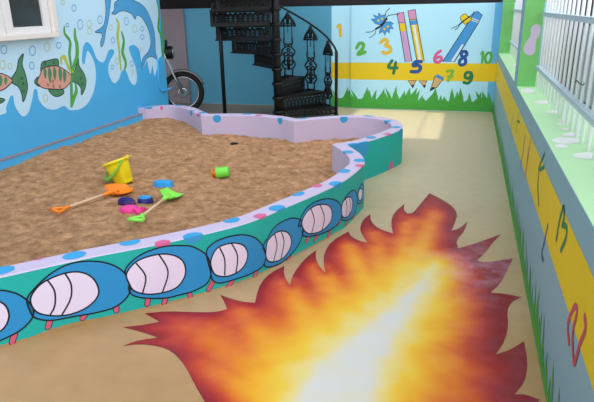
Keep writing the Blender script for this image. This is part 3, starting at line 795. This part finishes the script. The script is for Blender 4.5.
# ------------------------------------------------------------------ flame on the floor
K3 = Z(110, 190, 1.895); K4 = Z(320, 180, 1.809)
outl = ([(225, 440)]+K3([(180, 402), (162, 372), (142, 332), (118, 306), (92, 296), (55, 292), (24, 296), (48, 287), (62, 284), (90, 280), (62, 270), (24, 260), (58, 257), (94, 250), (66, 234), (110, 230), (160, 232), (200, 232), (222, 226), (217, 213), (209, 199), (225, 205), (250, 212), (275, 214)])
        + Q2([(228, 370), (240, 335), (270, 305), (310, 285), (308, 310), (320, 335), (328, 342), (332, 320), (348, 292), (375, 260), (405, 238), (402, 260), (412, 285), (432, 306), (426, 275), (428, 248), (448, 213), (500, 183), (508, 198), (530, 210), (556, 216)])
        + K4([(72, 92), (74, 80), (80, 70), (91, 62), (92, 75), (105, 88), (132, 97), (128, 78), (133, 60), (153, 43), (151, 54), (158, 61), (168, 60), (178, 48), (198, 24), (222, 36), (240, 48), (249, 62), (244, 78), (238, 92), (252, 88), (267, 75), (262, 92), (246, 110), (250, 124), (290, 112), (328, 98), (311, 115), (301, 130), (284, 146), (300, 150), (349, 142), (338, 166), (326, 188), (308, 204), (335, 206), (365, 212), (345, 222), (338, 238), (341, 262), (335, 290), (318, 316), (345, 307), (369, 292), (376, 330), (371, 365), (352, 388), (372, 388), (398, 398), (385, 410)])
        + [(530, 425), (520, 445)])
core = [(436, 262), (420, 272), (404, 288), (378, 308), (345, 332), (312, 358), (290, 385), (272, 420), (262, 445), (400, 445), (384, 402), (392, 370), (408, 335), (428, 300), (440, 276)]
SFv = [SF.flat(p) for p in outl]
# soft-cornered smoothing that keeps the tips: midpoint subdivide along the path only between gentle turns
def soften(P):
    n = len(P); out = []
    for i in range(n):
        a, b, c = P[i-1], P[i], P[(i+1) % n]
        d1, d2 = (b-a).normalized(), (c-b).normalized()
        if d1.dot(d2) > .35:
            out += [b.lerp(a, .25), (b*.75+a*.125+c*.125), b.lerp(c, .25)]
        else: out.append(b)
    return out
OF = soften(SFv); CF = soften([SF.flat(p) for p in core])
b = bmesh.new(); vs_ = [b.verts.new((p.x, p.y, 0)) for p in OF]
for tri in tessellate_polygon([[Vector((p.x, p.y, 0)) for p in OF]]): b.faces.new([vs_[k] for k in tri])
xs = [p.x for p in OF]; ys = [p.y for p in OF]
def cuts(lo, hi, ax, st):
    v = lo+st
    while v < hi:
        no = (1, 0, 0) if ax == 0 else (0, 1, 0)
        bmesh.ops.bisect_plane(b, geom=b.verts[:]+b.edges[:]+b.faces[:], plane_co=(v, 0, 0) if ax == 0 else (0, v, 0), plane_no=no, dist=1e-6); v += st
cuts(min(xs), max(xs), 0, .03); cuts(min(ys), max(ys), 1, .035)
for v in b.verts: v.co.z = .0015
me_pts = np.array([(v.co.x, v.co.y) for v in b.verts])
def dist_poly(P, poly):
    q = np.array([(p.x, p.y) for p in poly]); d = np.full(len(P), 1e9)
    for i in range(len(q)):
        a, e = q[i-1], q[i]-q[i-1]; t = np.clip(((P-a)@e)/max(1e-12, e@e), 0, 1); d = np.minimum(d, np.hypot(*(P-a-t[:, None]*e).T))
    return d
def in_poly(P, poly):
    q = [(p.x, p.y) for p in poly]; c = np.zeros(len(P), bool); j = len(q)-1
    for i in range(len(q)):
        xi, yi = q[i]; xj, yj = q[j]
        if yi != yj: c ^= ((yi > P[:, 1]) != (yj > P[:, 1])) & (P[:, 0] < (xj-xi)*(P[:, 1]-yi)/(yj-yi)+xi)
        j = i
    return c
do = dist_poly(me_pts, OF); dc = dist_poly(me_pts, CF); ic = in_poly(me_pts, CF)
heat = do/(do+dc*1.15+1e-6); heat = np.where(ic, np.minimum(1, .80+dc*2.2), .80*np.clip(heat, 0, 1)**1.1)
axis = np.array([SF.flat((432, 250)), SF.flat((470, 402))])
side = ((axis[1]-axis[0])[0]*(me_pts[:, 1]-axis[0][1])-(axis[1]-axis[0])[1]*(me_pts[:, 0]-axis[0][0]))/np.hypot(*(axis[1]-axis[0]))
side0 = side
# lighter spines running into the tongues
def spine(p0, p1, w0, w1, h0, h1):
    a, e = np.array(SF.flat(p0)), np.array(SF.flat(p1))-np.array(SF.flat(p0))
    t = np.clip(((me_pts-a)@e)/(e@e), 0, 1); w1 *= 1.7; h1 *= .82; d = np.hypot(*(me_pts-a-t[:, None]*e).T)
    return (h0+(h1-h0)*t)*np.exp(-(d/(w0+(w1-w0)*t))**2)
ridge = np.zeros(len(me_pts))
for sp_a in (((395, 300), (436, 213), .16, .06, .6, .40), ((400, 300), (407, 224), .14, .05, .55, .36), ((385, 300), (374, 234), .14, .05, .55, .38),
             ((375, 310), (350, 247), .16, .06, .58, .40), ((350, 325), (320, 268), .16, .06, .58, .40), ((320, 345), (288, 284), .16, .06, .58, .38),
             ((290, 370), (240, 312), .16, .06, .52, .30), ((270, 380), (190, 330), .14, .06, .46, .24), ((260, 395), (205, 365), .13, .06, .46, .28),
             ((425, 290), (462, 262), .12, .04, .48, .26), ((425, 310), (478, 290), .13, .05, .48, .24), ((415, 340), (478, 322), .14, .06, .50, .24), ((405, 370), (480, 360), .16, .07, .5, .22)):
    ridge = np.maximum(ridge, spine(*sp_a))
orange = .30*(1-np.exp(-do/.11))*np.clip(1-np.clip(side0, 0, .4)*1.3, 0, 1)
heat = np.where(ic, heat, (np.maximum(heat, orange)**4+np.minimum(ridge, .16+do*2.2)**4)**.25)
# brush streaks radiating from the core
cx, cyy = SF.flat((400, 330)); ang = np.arctan2(me_pts[:, 1]-cyy, me_pts[:, 0]-cx)
stq = np.array([noise.noise(Vector((math.cos(a)*5, math.sin(a)*5, 2.))) for a in ang])
heat = np.clip(heat+.085*stq*np.sin(np.clip(heat, 0, 1)*PI), 0, 1)
edge_x = np.array([SF.flat((0, 0)).x]) if False else None
wc = np.array(SF.flat((484, 266))); wear_sheen = np.clip(.05+.3*np.clip(side, 0, .4)+.75*np.exp(-(np.hypot(*(me_pts-wc).T)/.33)**2), .02, .8)  # worn paint on one side, with a glossy sky reflection coloured in as a soft spot
heat = np.clip(heat-np.clip(side, 0, .4)*.28*(heat > 0), 0, 1)
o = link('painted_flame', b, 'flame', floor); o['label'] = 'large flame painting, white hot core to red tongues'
for nm, arr in (('flame_heat', heat), ('flame_wear_sheen', wear_sheen)):
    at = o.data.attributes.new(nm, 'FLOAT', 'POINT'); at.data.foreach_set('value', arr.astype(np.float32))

# ------------------------------------------------------------------ spiral staircase
sc_c = hit(278.5, 119.5, 2, 0); STR, STEP, A0 = .965, .217, math.radians(30); DA = math.radians(25.2); Z0 = .13
stair = empty('spiral_staircase', (sc_c.x, sc_c.y, 0)); tag(stair, 'black cast iron spiral staircase with open scrollwork risers in front of blue wall', 'staircase')
bm = bmesh.new(); tube(bm, [(0, 0, 0), (0, 0, 3.0)], .062, 16)
for k in range(12):
    z = Z0+STEP*k
    tube(bm, [(0, 0, z-.03), (0, 0, z+.01)], .085, 16)
tube(bm, [(0, 0, 0), (0, 0, .03)], .11, 16)
link('center_pole', bm, 'black_iron', stair)
NST = 11
def ang_pt(a, r, z): return Vector((math.cos(a)*r, math.sin(a)*r, z))
tread_me = riser_me = None; treads = []
for i in range(NST):
    if i == 0:
        bm = bmesh.new(); top = []; bot = []
        outline = [ang_pt(-.035, .07, 0), ang_pt(-.035, STR, 0), ang_pt(DA*.5, STR*1.012, 0), ang_pt(DA+.05, STR, 0), ang_pt(DA+.05, .07, 0)]
        tv = [bm.verts.new(p) for p in outline]; bv = [bm.verts.new(p-Vector((0, 0, .022))) for p in outline]
        bm.faces.new(tv); bm.faces.new(bv[::-1])
        for k in range(5): bm.faces.new((tv[k], bv[k], bv[(k+1) % 5], tv[(k+1) % 5]))
        for k in range(7):  # raised tread ribs
            r_ = .2+.12*k; tube(bm, [ang_pt(0, r_, .002), ang_pt(DA*.5, r_*1.01, .002), ang_pt(DA, r_, .002)], .006, 5)
        bmesh.ops.recalc_face_normals(bm, faces=bm.faces[:])
        t = link('tread', bm, 'black_iron', stair)
        bm = bmesh.new(); hh = STEP-.022
        box(bm, .07, STR-.01, -.008, .008, -.022-hh, -.022-hh+.035); box(bm, .07, STR-.01, -.008, .008, -.05, -.02)
        box(bm, STR-.04, STR-.005, -.012, .012, -.022-hh, -.02)
        box(bm, .07, .11, -.008, .008, -.022-hh, -.02)
        nn = 11
        for k in range(nn):
            xx = .15+(STR-.23)*k/(nn-1)
            for zz, rr in ((-.095, .036), (-.165, .036)):
                tube(bm, circle_pts((xx, 0, zz), (1, 0, 0), (0, 0, 1), rr, 10), .0105, 5, True)
                tube(bm, circle_pts((xx, 0, zz), (1, 0, 0), (0, 0, 1), .014, 6), .008, 4, True)
            if k < nn-1:
                xm = xx+(STR-.23)/(nn-1)/2
                tube(bm, [(xm-.035, 0, -.2), (xm+.035, 0, -.06)], .008, 4); tube(bm, [(xm+.035, 0, -.2), (xm-.035, 0, -.06)], .008, 4)
        r_o = link('riser', bm, 'black_iron', t)
        tread_me, riser_me = t.data, r_o.data
    else:
        t = bpy.data.objects.new('tread', tread_me); C.objects.link(t); t.parent = stair
        r_o = bpy.data.objects.new('riser', riser_me); C.objects.link(r_o); r_o.parent = t
    t.location = (0, 0, Z0+STEP*i); t.rotation_euler = (0, 0, A0+DA*i); treads.append(t)
    if i == 0: r_o.scale = (1, 1, .45)
# balusters
def baluster_bm():
    bm = bmesh.new()
    for s_ in (-1, 1):
        x = .066*s_
        tube(bm, [(x, 0, .0), (x, 0, .12)], .014, 6)
        tube(bm, catmull([(x, 0, .12), (x*1.7, 0, .2), (x*.9, 0, .3), (x*1.7, 0, .4), (x*.8, 0, .48), (x*1.1, 0, .55), (x, 0, .62)], False, 5), .014, 6)
        tube(bm, [(x, 0, .55), (x, 0, .84)], .009, 6)
        tube(bm, catmull([(x*1.9, 0, .80), (x*1.5, 0, .87), (x*.8, 0, .93), (0, 0, 1.0)], False, 4), .02, 6)
        tube(bm, circle_pts((x*.5, 0, .5), (1, 0, 0), (0, 0, 1), .026, 10), .013, 5, True)
        tube(bm, circle_pts((x*.62, 0, .36), (1, 0, 0), (0, 0, 1), .03, 10), .013, 5, True)
        tube(bm, circle_pts((x*.62, 0, .22), (1, 0, 0), (0, 0, 1), .034, 10), .014, 5, True)
        tube(bm, circle_pts((x*1.2, 0, .86), (1, 0, 0), (0, 0, 1), .022, 8), .014, 5, True)
    tube(bm, [(-.08, 0, .012), (.08, 0, .012)], .012, 6); tube(bm, [(-.075, 0, .12), (.075, 0, .12)], .012, 6)
    tube(bm, [(-.135, 0, .81), (.135, 0, .81)], .013, 6); tube(bm, [(-.08, 0, .84), (.08, 0, .84)], .012, 6)
    tube(bm, [(0, 0, .70), (0, 0, 1.07)], [.006, .008, ][0:1]*2, 6)
    tube(bm, circle_pts((0, 0, .43), (1, 0, 0), (0, 0, 1), .022, 8), .014, 5, True)
    tube(bm, [(0, 0, .84), (0, 0, .93), (0, 0, .97), (0, 0, 1.02)], [.02, .034, .018, .03], 8)
    tube(bm, [(0, 0, .1), (0, 0, .16), (0, 0, .28), (0, 0, .34)], [.01, .03, .03, .01], 8)
    return bm
bal0 = link('baluster', baluster_bm(), 'black_iron', stair)
for i in range(NST):
    o = bal0 if i == 0 else bal0.copy()
    if i: C.objects.link(o)
    a = A0+DA*(i+.62); o.location = ang_pt(a, STR-.05, Z0+STEP*i); o.rotation_euler = (0, 0, a+PI/2)
bm = bmesh.new(); pts = []
for k in range(80):
    a = A0-.09+k*.06; pts.append(ang_pt(a, STR-.04, Z0+STEP*((a-A0)/DA-.62)+1.05))
tube(bm, pts, .016, 8); link('handrail', bm, 'black_iron', stair)
bm = bmesh.new(); p0 = pts[0]; tube(bm, [(p0.x, p0.y-.01, 0), (p0.x, p0.y-.01, p0.z-.02), (p0.x-.006, p0.y, p0.z+.004)], .024, 10); tube(bm, [(p0.x, p0.y-.01, 0), (p0.x, p0.y-.01, .05)], .035, 10)
link('newel_post', bm, 'black_iron', stair)
bm = bmesh.new(); sp_ = hit(225.3, 119, 2, 0)-Vector((sc_c.x, sc_c.y, 0)); tube(bm, [(sp_.x, sp_.y, 0), (sp_.x, sp_.y, 2.1)], .03, 10); tube(bm, [(sp_.x, sp_.y, 0), (sp_.x, sp_.y, .02)], .06, 10)
link('support_post', bm, 'black_iron', stair)

# ------------------------------------------------------------------ motorcycle
bike = empty('motorcycle', (0, 0, 0)); tag(bike, 'parked motorcycle, black with chrome fork, half hidden behind the blue house wall', 'motorcycle')
wq = hit(185, 113.4, 2, 0); bike.location = wq; bike.rotation_euler = (0, 0, math.radians(24))
WR = .35
def wheel(x):
    c = (x, 0, WR)
    bm = bmesh.new(); tube(bm, circle_pts(c, (1, 0, 0), (0, 0, 1), WR-.045, 40), .045, 10, True); w_ = link('wheel', bm, 'rubber', bike)
    bm = bmesh.new(); tube(bm, circle_pts(c, (1, 0, 0), (0, 0, 1), WR-.095, 40), .014, 8, True); link('rim', bm, 'chrome', w_)
    bm = bmesh.new()
    for k in range(28):
        a = 2*PI*k/28; s_ = .03 if k % 2 else -.03; a2 = a+(.35 if (k//2) % 2 else -.35)
        tube(bm, [Vector(c)+Vector((math.cos(a2)*.07, s_, math.sin(a2)*.07)), Vector(c)+Vector((math.cos(a)*(WR-.1), 0, math.sin(a)*(WR-.1)))], .0022, 4)
    link('spokes', bm, 'dull_steel', w_)
    bm = bmesh.new(); tube(bm, [(x, -.05, WR), (x, -.045, WR), (x, .045, WR), (x, .05, WR)], [.07, .085, .085, .07], 20); tube(bm, [(x, -.085, WR), (x, .085, WR)], .018, 8)
    link('hub', bm, 'chrome', w_)
wheel(0); wheel(-1.22)
bm = bmesh.new()
for s_ in (-.085, .085): tube(bm, [(0, s_, WR), (-.10, s_, .58), (-.23, s_, .92), (-.29, s_, 1.12)], [.022, .022, .017, .017], 8)
link('fork', bm, 'chrome', bike)
bm = bmesh.new(); n = 18; rg = []
for k in range(n+1):
    a = math.radians(20+k*130/n); rr = WR+.03
    rg.append([bm.verts.new((math.cos(a)*(rr-dz), y, WR+math.sin(a)*(rr-dz))) for y, dz in ((-.06, .035), (-.055, .008), (0, 0), (.055, .008), (.06, .035))])
for a_, b_ in zip(rg, rg[1:]):
    for k in range(4): bm.faces.new((a_[k], b_[k], b_[k+1], a_[k+1])).smooth = True
o = link('front_mudguard', bm, 'dull_steel', bike); md = o.modifiers.new('thick', 'SOLIDIFY'); md.thickness = .004
bm = bmesh.new(); tube(bm, [(-.28, 0, 1.0), (-.22, 0, 1.0), (-.13, 0, 1.0), (-.115, 0, 1.0)], [.05, .10, .105, .095], 16); h_ = link('headlamp', bm, 'black_plastic', bike)
bm = bmesh.new(); tube(bm, [(-.118, 0, 1.0), (-.098, 0, 1.0), (-.093, 0, 1.0)], [.09, .075, .03], 16); link('lens', bm, 'chrome', h_)
bm = bmesh.new(); tube(bm, catmull([(-.42, -.33, 1.18), (-.36, -.2, 1.2), (-.3, -.06, 1.13), (-.3, .06, 1.13), (-.36, .2, 1.2), (-.42, .33, 1.18)], False, 4), .012, 8); hb = link('handlebar', bm, 'black_plastic', bike)
bm = bmesh.new(); box(bm, -.32, -.19, -.09, .09, 1.1, 1.2, 0, .02); link('instrument_cluster', bm, 'black_plastic', bike)
for s_ in (-1, 1):
    bm = bmesh.new(); tube(bm, [(-.44, .37*s_, 1.175), (-.38, .25*s_, 1.19)], .018, 8); link('grip', bm, 'rubber', hb)
    bm = bmesh.new(); tube(bm, [(-.25, .08*s_, .9), (-.25, .13*s_, .9)], .008, 6); tube(bm, [(-.28, .15*s_, .9), (-.22, .15*s_, .9)], [.02, .028], 8); link('indicator', bm, 'amber', bike)
    bm = bmesh.new(); tube(bm, [(-.37, .22*s_, 1.19), (-.37, .3*s_, 1.32)], .005, 6); tube(bm, [(-.375, .3*s_, 1.34), (-.36, .3*s_, 1.34)], [.05, .04], 12); link('mirror', bm, 'black_plastic', bike)
bm = bmesh.new(); tube(bm, [(-.3, 0, .88), (-.42, 0, .93), (-.6, 0, .92), (-.74, 0, .84)], [.06, .13, .14, .08], 14); link('fuel_tank', bm, 'red_paint', bike)
bm = bmesh.new(); box(bm, -1.4, -.7, -.13, .13, .78, .86, 0, .03); link('seat', bm, 'black_plastic', bike)
bm = bmesh.new(); box(bm, -.78, -.42, -.12, .12, .3, .62, 0, .04); tube(bm, [(-.5, 0, .55), (-.42, 0, .75)], .09, 10); link('engine', bm, 'dull_steel', bike)
bm = bmesh.new(); tube(bm, [(-.27, 0, .95), (-.36, 0, .6), (-.4, 0, .33), (-.8, 0, .3), (-1.22, .07, WR)], .018, 8); tube(bm, [(-.3, 0, .85), (-.8, 0, .75), (-1.3, 0, .78)], .018, 8); link('frame', bm, 'black_plastic', bike)
bm = bmesh.new(); tube(bm, catmull([(-.32, -.2, .62), (-.24, -.26, .55), (-.26, -.28, .42), (-.38, -.2, .34)], False, 4), .011, 8); tube(bm, [(-.32, -.2, .62), (-.36, 0, .62)], .011, 6); link('crash_guard', bm, 'chrome', bike)

# blue pipe at the corner of the house wall
bm = bmesh.new(); pp = [hit(x, y, 0, XL+.01) for x, y in [(157.5, 58), (158.2, 75), (159.5, 88), (161, 91)]]
yc = pp[-1]; pts = pp[:-1]+[Vector((XL+.01, pp[-1].y, pp[-1].z)), Vector((XL+.04, YC-.05, pp[-1].z+.0)), Vector((XL+.05, YC+.06, pp[-1].z+.02))]
tube(bm, pts, .014, 8)
tag(link('pipe', bm, 'sea_blue'), 'thin blue painted pipe bending round the house wall corner', 'pipe')

# ------------------------------------------------------------------ sand toys
def sandp(px, py):
    q = hit(px, py, 2, .205)
    for _ in range(4): q = hit(px, py, 2, sand_z(q.x, q.y))
    return q
# bucket
q = sandp(125, 182.5)
bk = empty('toy_bucket', (q.x, q.y, q.z-.01)); tag(bk, 'yellow plastic sand bucket with castle base and green handle, tilted in the sand', 'bucket')
bk.rotation_euler = (math.radians(-4), math.radians(-19), math.radians(10))
def bfn(a, r, z):
    if z < .045 and r > .05: return r*(1+.07*(1 if math.cos(a*6) > 0 else -.4))
    return r*(1+.018*math.cos(a*6)*(1 if .04 < z < .19 else 0))
bm = bmesh.new(); lathe(bm, [(.002, .0), (.075, .0), (.079, .02), (.08, .044), (.088, .05), (.11, .18), (.116, .212), (.128, .214), (.13, .222), (.127, .228), (.113, .226), (.108, .19), (.084, .055), (.074, .012), (.002, .010)], 48, fn=bfn)
b_o = link('body', bm, 'bucket_yellow', bk)
bm = bmesh.new()
for a in (0,):
    box(bm, -.014, .014, -.006, .006, -.018, .018, 0, .003, Matrix.Rotation(a, 4, 'Z') @ Matrix.Translation((.128, 0, .222)) @ Matrix.Rotation(PI/2, 4, 'Z'))
box(bm, .118, .165, -.02, .02, .219, .226, 0, .003)
link('rim_lug', bm, 'bucket_yellow', bk)
bm = bmesh.new(); pts = []
for k in range(25):
    a = PI*k/24; c_, s_ = math.cos(a), math.sin(a)
    pts.append((.132*c_, -(.10+.04)*s_, .215-.125*s_))
tube(bm, pts, [.009+.007*math.sin(PI*k/24)**3 for k in range(25)], 8)
o = link('handle', bm, 'handle_green', bk); o['label'] = 'green bail handle hanging down'; o.rotation_euler = (0, 0, math.radians(-38))

def stick_frame(a, b_):
    d = b_-a; L = d.length; x = d.normalized(); zc = Vector((0, 0, 1)); y = zc.cross(x).normalized(); z = x.cross(y)
    m = Matrix((x, y, z)).transposed().to_4x4(); return m, L
def shovel(name, label, grip_px, blade_px, wb, lb, m, square, lift=.03, roll=0.):
    a = sandp(*grip_px); b_ = sandp(*blade_px); a.z += lift*.7; b_.z += lift
    mt, L = stick_frame(a, b_)
    s_ = empty(name, a); s_.rotation_euler = mt.to_euler(); tag(s_, label, 'shovel')
    gl = .13; x1 = L-lb
    bm = bmesh.new(); tube(bm, [(gl-.03, 0, 0), (x1+.02, 0, 0)], .0115, 10); link('stick', bm, 'wood_stick', s_)['label'] = 'pale wooden stick'
    bm = bmesh.new()
    tube(bm, [(gl, 0, 0), (gl-.04, 0, 0)], .0165, 10)
    for k in (-1, 1): tube(bm, catmull([(gl-.035, 0, 0), (gl-.06, .03*k, .003), (gl-.095, .05*k, .006), (.005, .055*k, .008)], False, 5), .0115, 8)
    tube(bm, [(.005, -.06, .008), (.005, .06, .008)], .014, 10)
    link('grip', bm, m, s_)
    bm = bmesh.new(); nx_, ny_ = 14, 10; grid = []
    for i in range(nx_+1):
        u = i/nx_; row = []
        if square: hw = wb/2*(.86+.14*min(1, u*3.5))
        else: hw = wb/2*math.sqrt(max(.0, min(1, (u+.12)*3.2)))*(math.sqrt(max(0.02, 1-((u-.45)/.56)**2)) if u > .45 else 1)
        for j in range(ny_+1):
            v = 2*j/ny_-1
            row.append(bm.verts.new((x1+u*lb, hw*v, -.018+.03*v*v*(1-.5*u)+.018*(1-u)*(abs(v)**1.5)+(.018 if i == 0 else 0))))
        grid.append(row)
    for i in range(nx_):
        for j in range(ny_): bm.faces.new((grid[i][j], grid[i+1][j], grid[i+1][j+1], grid[i][j+1])).smooth = True
    tube(bm, [(x1-.07, 0, 0), (x1-.02, 0, 0), (x1+.05, 0, -.004), (x1+lb*.45, 0, -.014)], [.016, .017, .02, .006], 10)
    bmesh.ops.transform(bm, matrix=Matrix.Rotation(roll, 4, 'X'), verts=bm.verts[:])
    o = link('blade', bm, m, s_); md = o.modifiers.new('thick', 'SOLIDIFY'); md.thickness = .006
    return s_
shovel('toy_shovel', 'orange toy shovel with round blade lying in front of the yellow bucket', (55, 216), (131, 191), .20, .225, 'toy_orange', False, .05, math.radians(14))
shovel('toy_shovel', 'lime green toy shovel with square blade lying near the sandbox edge', (136, 226.5), (176.5, 196.5), .155, .20, 'toy_lime', True, .06, math.radians(20))

def mould(px, m, label, shape, rz, size):
    q = sandp(*px); o_ = empty('sand_mould', (q.x, q.y, q.z), rz); tag(o_, label, 'sand mould')
    L, W, H = size; bm = bmesh.new()
    prof = shape(28); n = len(prof)
    lay = [(1.0, -.004), (1.03, .004), (1.0, .008), (.95, H*.8), (.88, H*.97), (.7, H)]
    rings = [[bm.verts.new((x*L/2*k, y*W/2*k, z)) for x, y in prof] for k, z in lay]
    for a_, b_ in zip(rings, rings[1:]):
        for k in range(n): bm.faces.new((a_[k], a_[(k+1) % n], b_[(k+1) % n], b_[k])).smooth = True
    bm.faces.new(rings[-1]); bm.faces.new(rings[0][::-1])
    link('shell', bm, m, o_); return o_
def boat(n): return [(math.cos(2*PI*k/n), math.sin(2*PI*k/n)*(1 if math.cos(2*PI*k/n) < .3 else .75)) for k in range(n)]
def lobes(n): return [((1-.1*math.cos(8*2*PI*k/n))*math.copysign(abs(math.cos(2*PI*k/n))**.6, math.cos(2*PI*k/n)), (1-.1*math.cos(8*2*PI*k/n))*math.copysign(abs(math.sin(2*PI*k/n))**.6, math.sin(2*PI*k/n))) for k in range(n)]
def fishm(n):
    return [(1.0, .1), (.7, .75), (.2, 1), (-.3, .7), (-.55, .3), (-.75, .6), (-1, .75), (-.9, .05), (-1, -.7), (-.7, -.5), (-.5, -.3), (-.2, -.8), (.3, -1), (.75, -.7)]
# blue tray
mould((163.5, 186.5), 'toy_blue', 'sky blue oblong sand mould above the lime shovel blade', lobes, math.radians(8), (.165, .085, .055))
mould((131.5, 210.5), 'toy_pink', 'hot pink fish shaped sand mould beside the lime shovel grip', fishm, math.radians(172), (.21, .14, .028))
# two dark open moulds
def cup(px, m, label, rz, size, m2):
    o_ = mould(px, m, label, boat, rz, size)
    bm = bmesh.new(); n = 20; L, W, H = size
    tube(bm, [(math.cos(2*PI*k/n)*L*.36, math.sin(2*PI*k/n)*W*.34, H+.003) for k in range(n)], .007, 6, True)
    tube(bm, [(-L*.3, 0, H+.004), (L*.3, 0, H+.004)], .008, 6)
    link('ridge', bm, m2, o_)
cup((127, 203.2), 'toy_purple', 'dark purple boat shaped sand mould in front of the orange blade', math.radians(-5), (.17, .09, .032), 'toy_navy')
cup((145.5, 202), 'toy_navy', 'dark navy sand mould between the purple mould and the lime blade', math.radians(20), (.13, .10, .038), 'toy_blue')
# small green cup with orange grip, lying on its side
q = sandp(219, 178); cp_ = empty('toy_cup', (q.x, q.y, q.z+.052)); tag(cp_, 'small green toy cup with orange handle lying alone on the sand', 'cup')
cp_.rotation_euler = (0, math.radians(82), math.radians(12))
bm = bmesh.new(); lathe(bm, [(.002, .10), (.045, .10), (.049, .095), (.053, .0), (.058, -.005), (.058, -.012), (.052, -.014), (.047, .0), (.043, .09), (.002, .092)], 32, fn=lambda a, r, z: r*(1+.03*math.cos(a*10) if .01 < z < .09 else 1))
link('body', bm, 'toy_green', cp_)
bm = bmesh.new(); tube(bm, circle_pts((0, 0, -.018), (1, 0, 0), (0, 1, 0), .052, 24), .008, 8, True)
for a in (0, PI/2): tube(bm, [(math.cos(a)*.05, math.sin(a)*.05, -.018), (0, 0, -.02), (-math.cos(a)*.05, -math.sin(a)*.05, -.018)], .009, 8)
tube(bm, [(0, 0, -.02), (0, 0, -.06)], .013, 10); tube(bm, [(-.035, 0, -.06), (.035, 0, -.06)], .011, 8)
link('handle', bm, 'toy_orange', cp_)['label'] = 'orange wheel shaped handle'
# dark lump near the back
q = sandp(234.6, 144.5); bm = bmesh.new(); bmesh.ops.create_icosphere(bm, subdivisions=3, radius=1)
for v in bm.verts:
    k = 1+.35*noise.noise(v.co*1.8); v.co = Vector((v.co.x*.05*k, v.co.y*.03*k, v.co.z*.02*k+.008))
tag(link('lump', bm, 'lump', smooth=True, loc=q), 'small dark lump lying on the sand near the rear lilac wall', 'lump')

# ------------------------------------------------------------------ light
wd = bpy.data.worlds.new('sky'); bpy.context.scene.world = wd; wd.use_nodes = True; nt = wd.node_tree; L = nt.links
bg = nt.nodes['Background']; tc = nt.nodes.new('ShaderNodeTexCoord')
dp = nt.nodes.new('ShaderNodeVectorMath'); dp.operation = 'DOT_PRODUCT'; dp.inputs[1].default_value = Vector((.45, -.7, .55)).normalized()
L.new(tc.outputs['Generated'], dp.inputs[0])
mr = nt.nodes.new('ShaderNodeMapRange'); mr.inputs['From Min'].default_value = -.2; mr.inputs['From Max'].default_value = 1; mr.inputs['To Min'].default_value = .5; mr.inputs['To Max'].default_value = 2.2
L.new(dp.outputs['Value'], mr.inputs['Value']); L.new(mr.outputs['Result'], bg.inputs['Strength'])
bg.inputs['Color'].default_value = (.90, .98, 1.08, 1)
# two added narrow-beam area lamps imitating a sun patch on the floor
def sun_patch(x0, x1, y0, y1, e):
    c = Vector(((x0+x1)/2, (y0+y1)/2, 0)); d = Vector((.27, 0, 1)).normalized()
    l = bpy.data.lights.new('sun_patch_lamp', 'AREA'); l.shape = 'RECTANGLE'; l.spread = math.radians(1.0); l.energy = e*(x1-x0)*(y1-y0); l.color = (1, .95, .84)
    o = bpy.data.objects.new('sun_patch_lamp', l); C.objects.link(o); o.location = c+d*7
    xa = Vector((d.z, 0, -d.x)); o.rotation_euler = Matrix((xa, Vector((0, 1, 0)), d)).transposed().to_euler()
    l.size = (x1-x0)*d.z if False else (x1-x0)*.965; l.size_y = y1-y0
    return o
sun_patch(-.555, -.285, 7.42, 9.38, 2.5); sun_patch(-1.7, -.585, 7.42, 9.5, 2.5)

# ------------------------------------------------------------------ camera
cam = bpy.data.cameras.new('camera'); co = bpy.data.objects.new('camera', cam); C.objects.link(co)
cam.sensor_width = 36; cam.lens = FPX*36/594; cam.clip_start = .05
mt = Matrix((RT, UP, -FW)).transposed().to_4x4(); mt.translation = EYEP; co.matrix_world = mt
S = bpy.context.scene; S.camera = co
S.view_settings.view_transform = 'Standard'; S.view_settings.look = 'None'; S.view_settings.gamma = 1; S.view_settings.exposure = 0
S.view_settings.use_curve_mapping = False
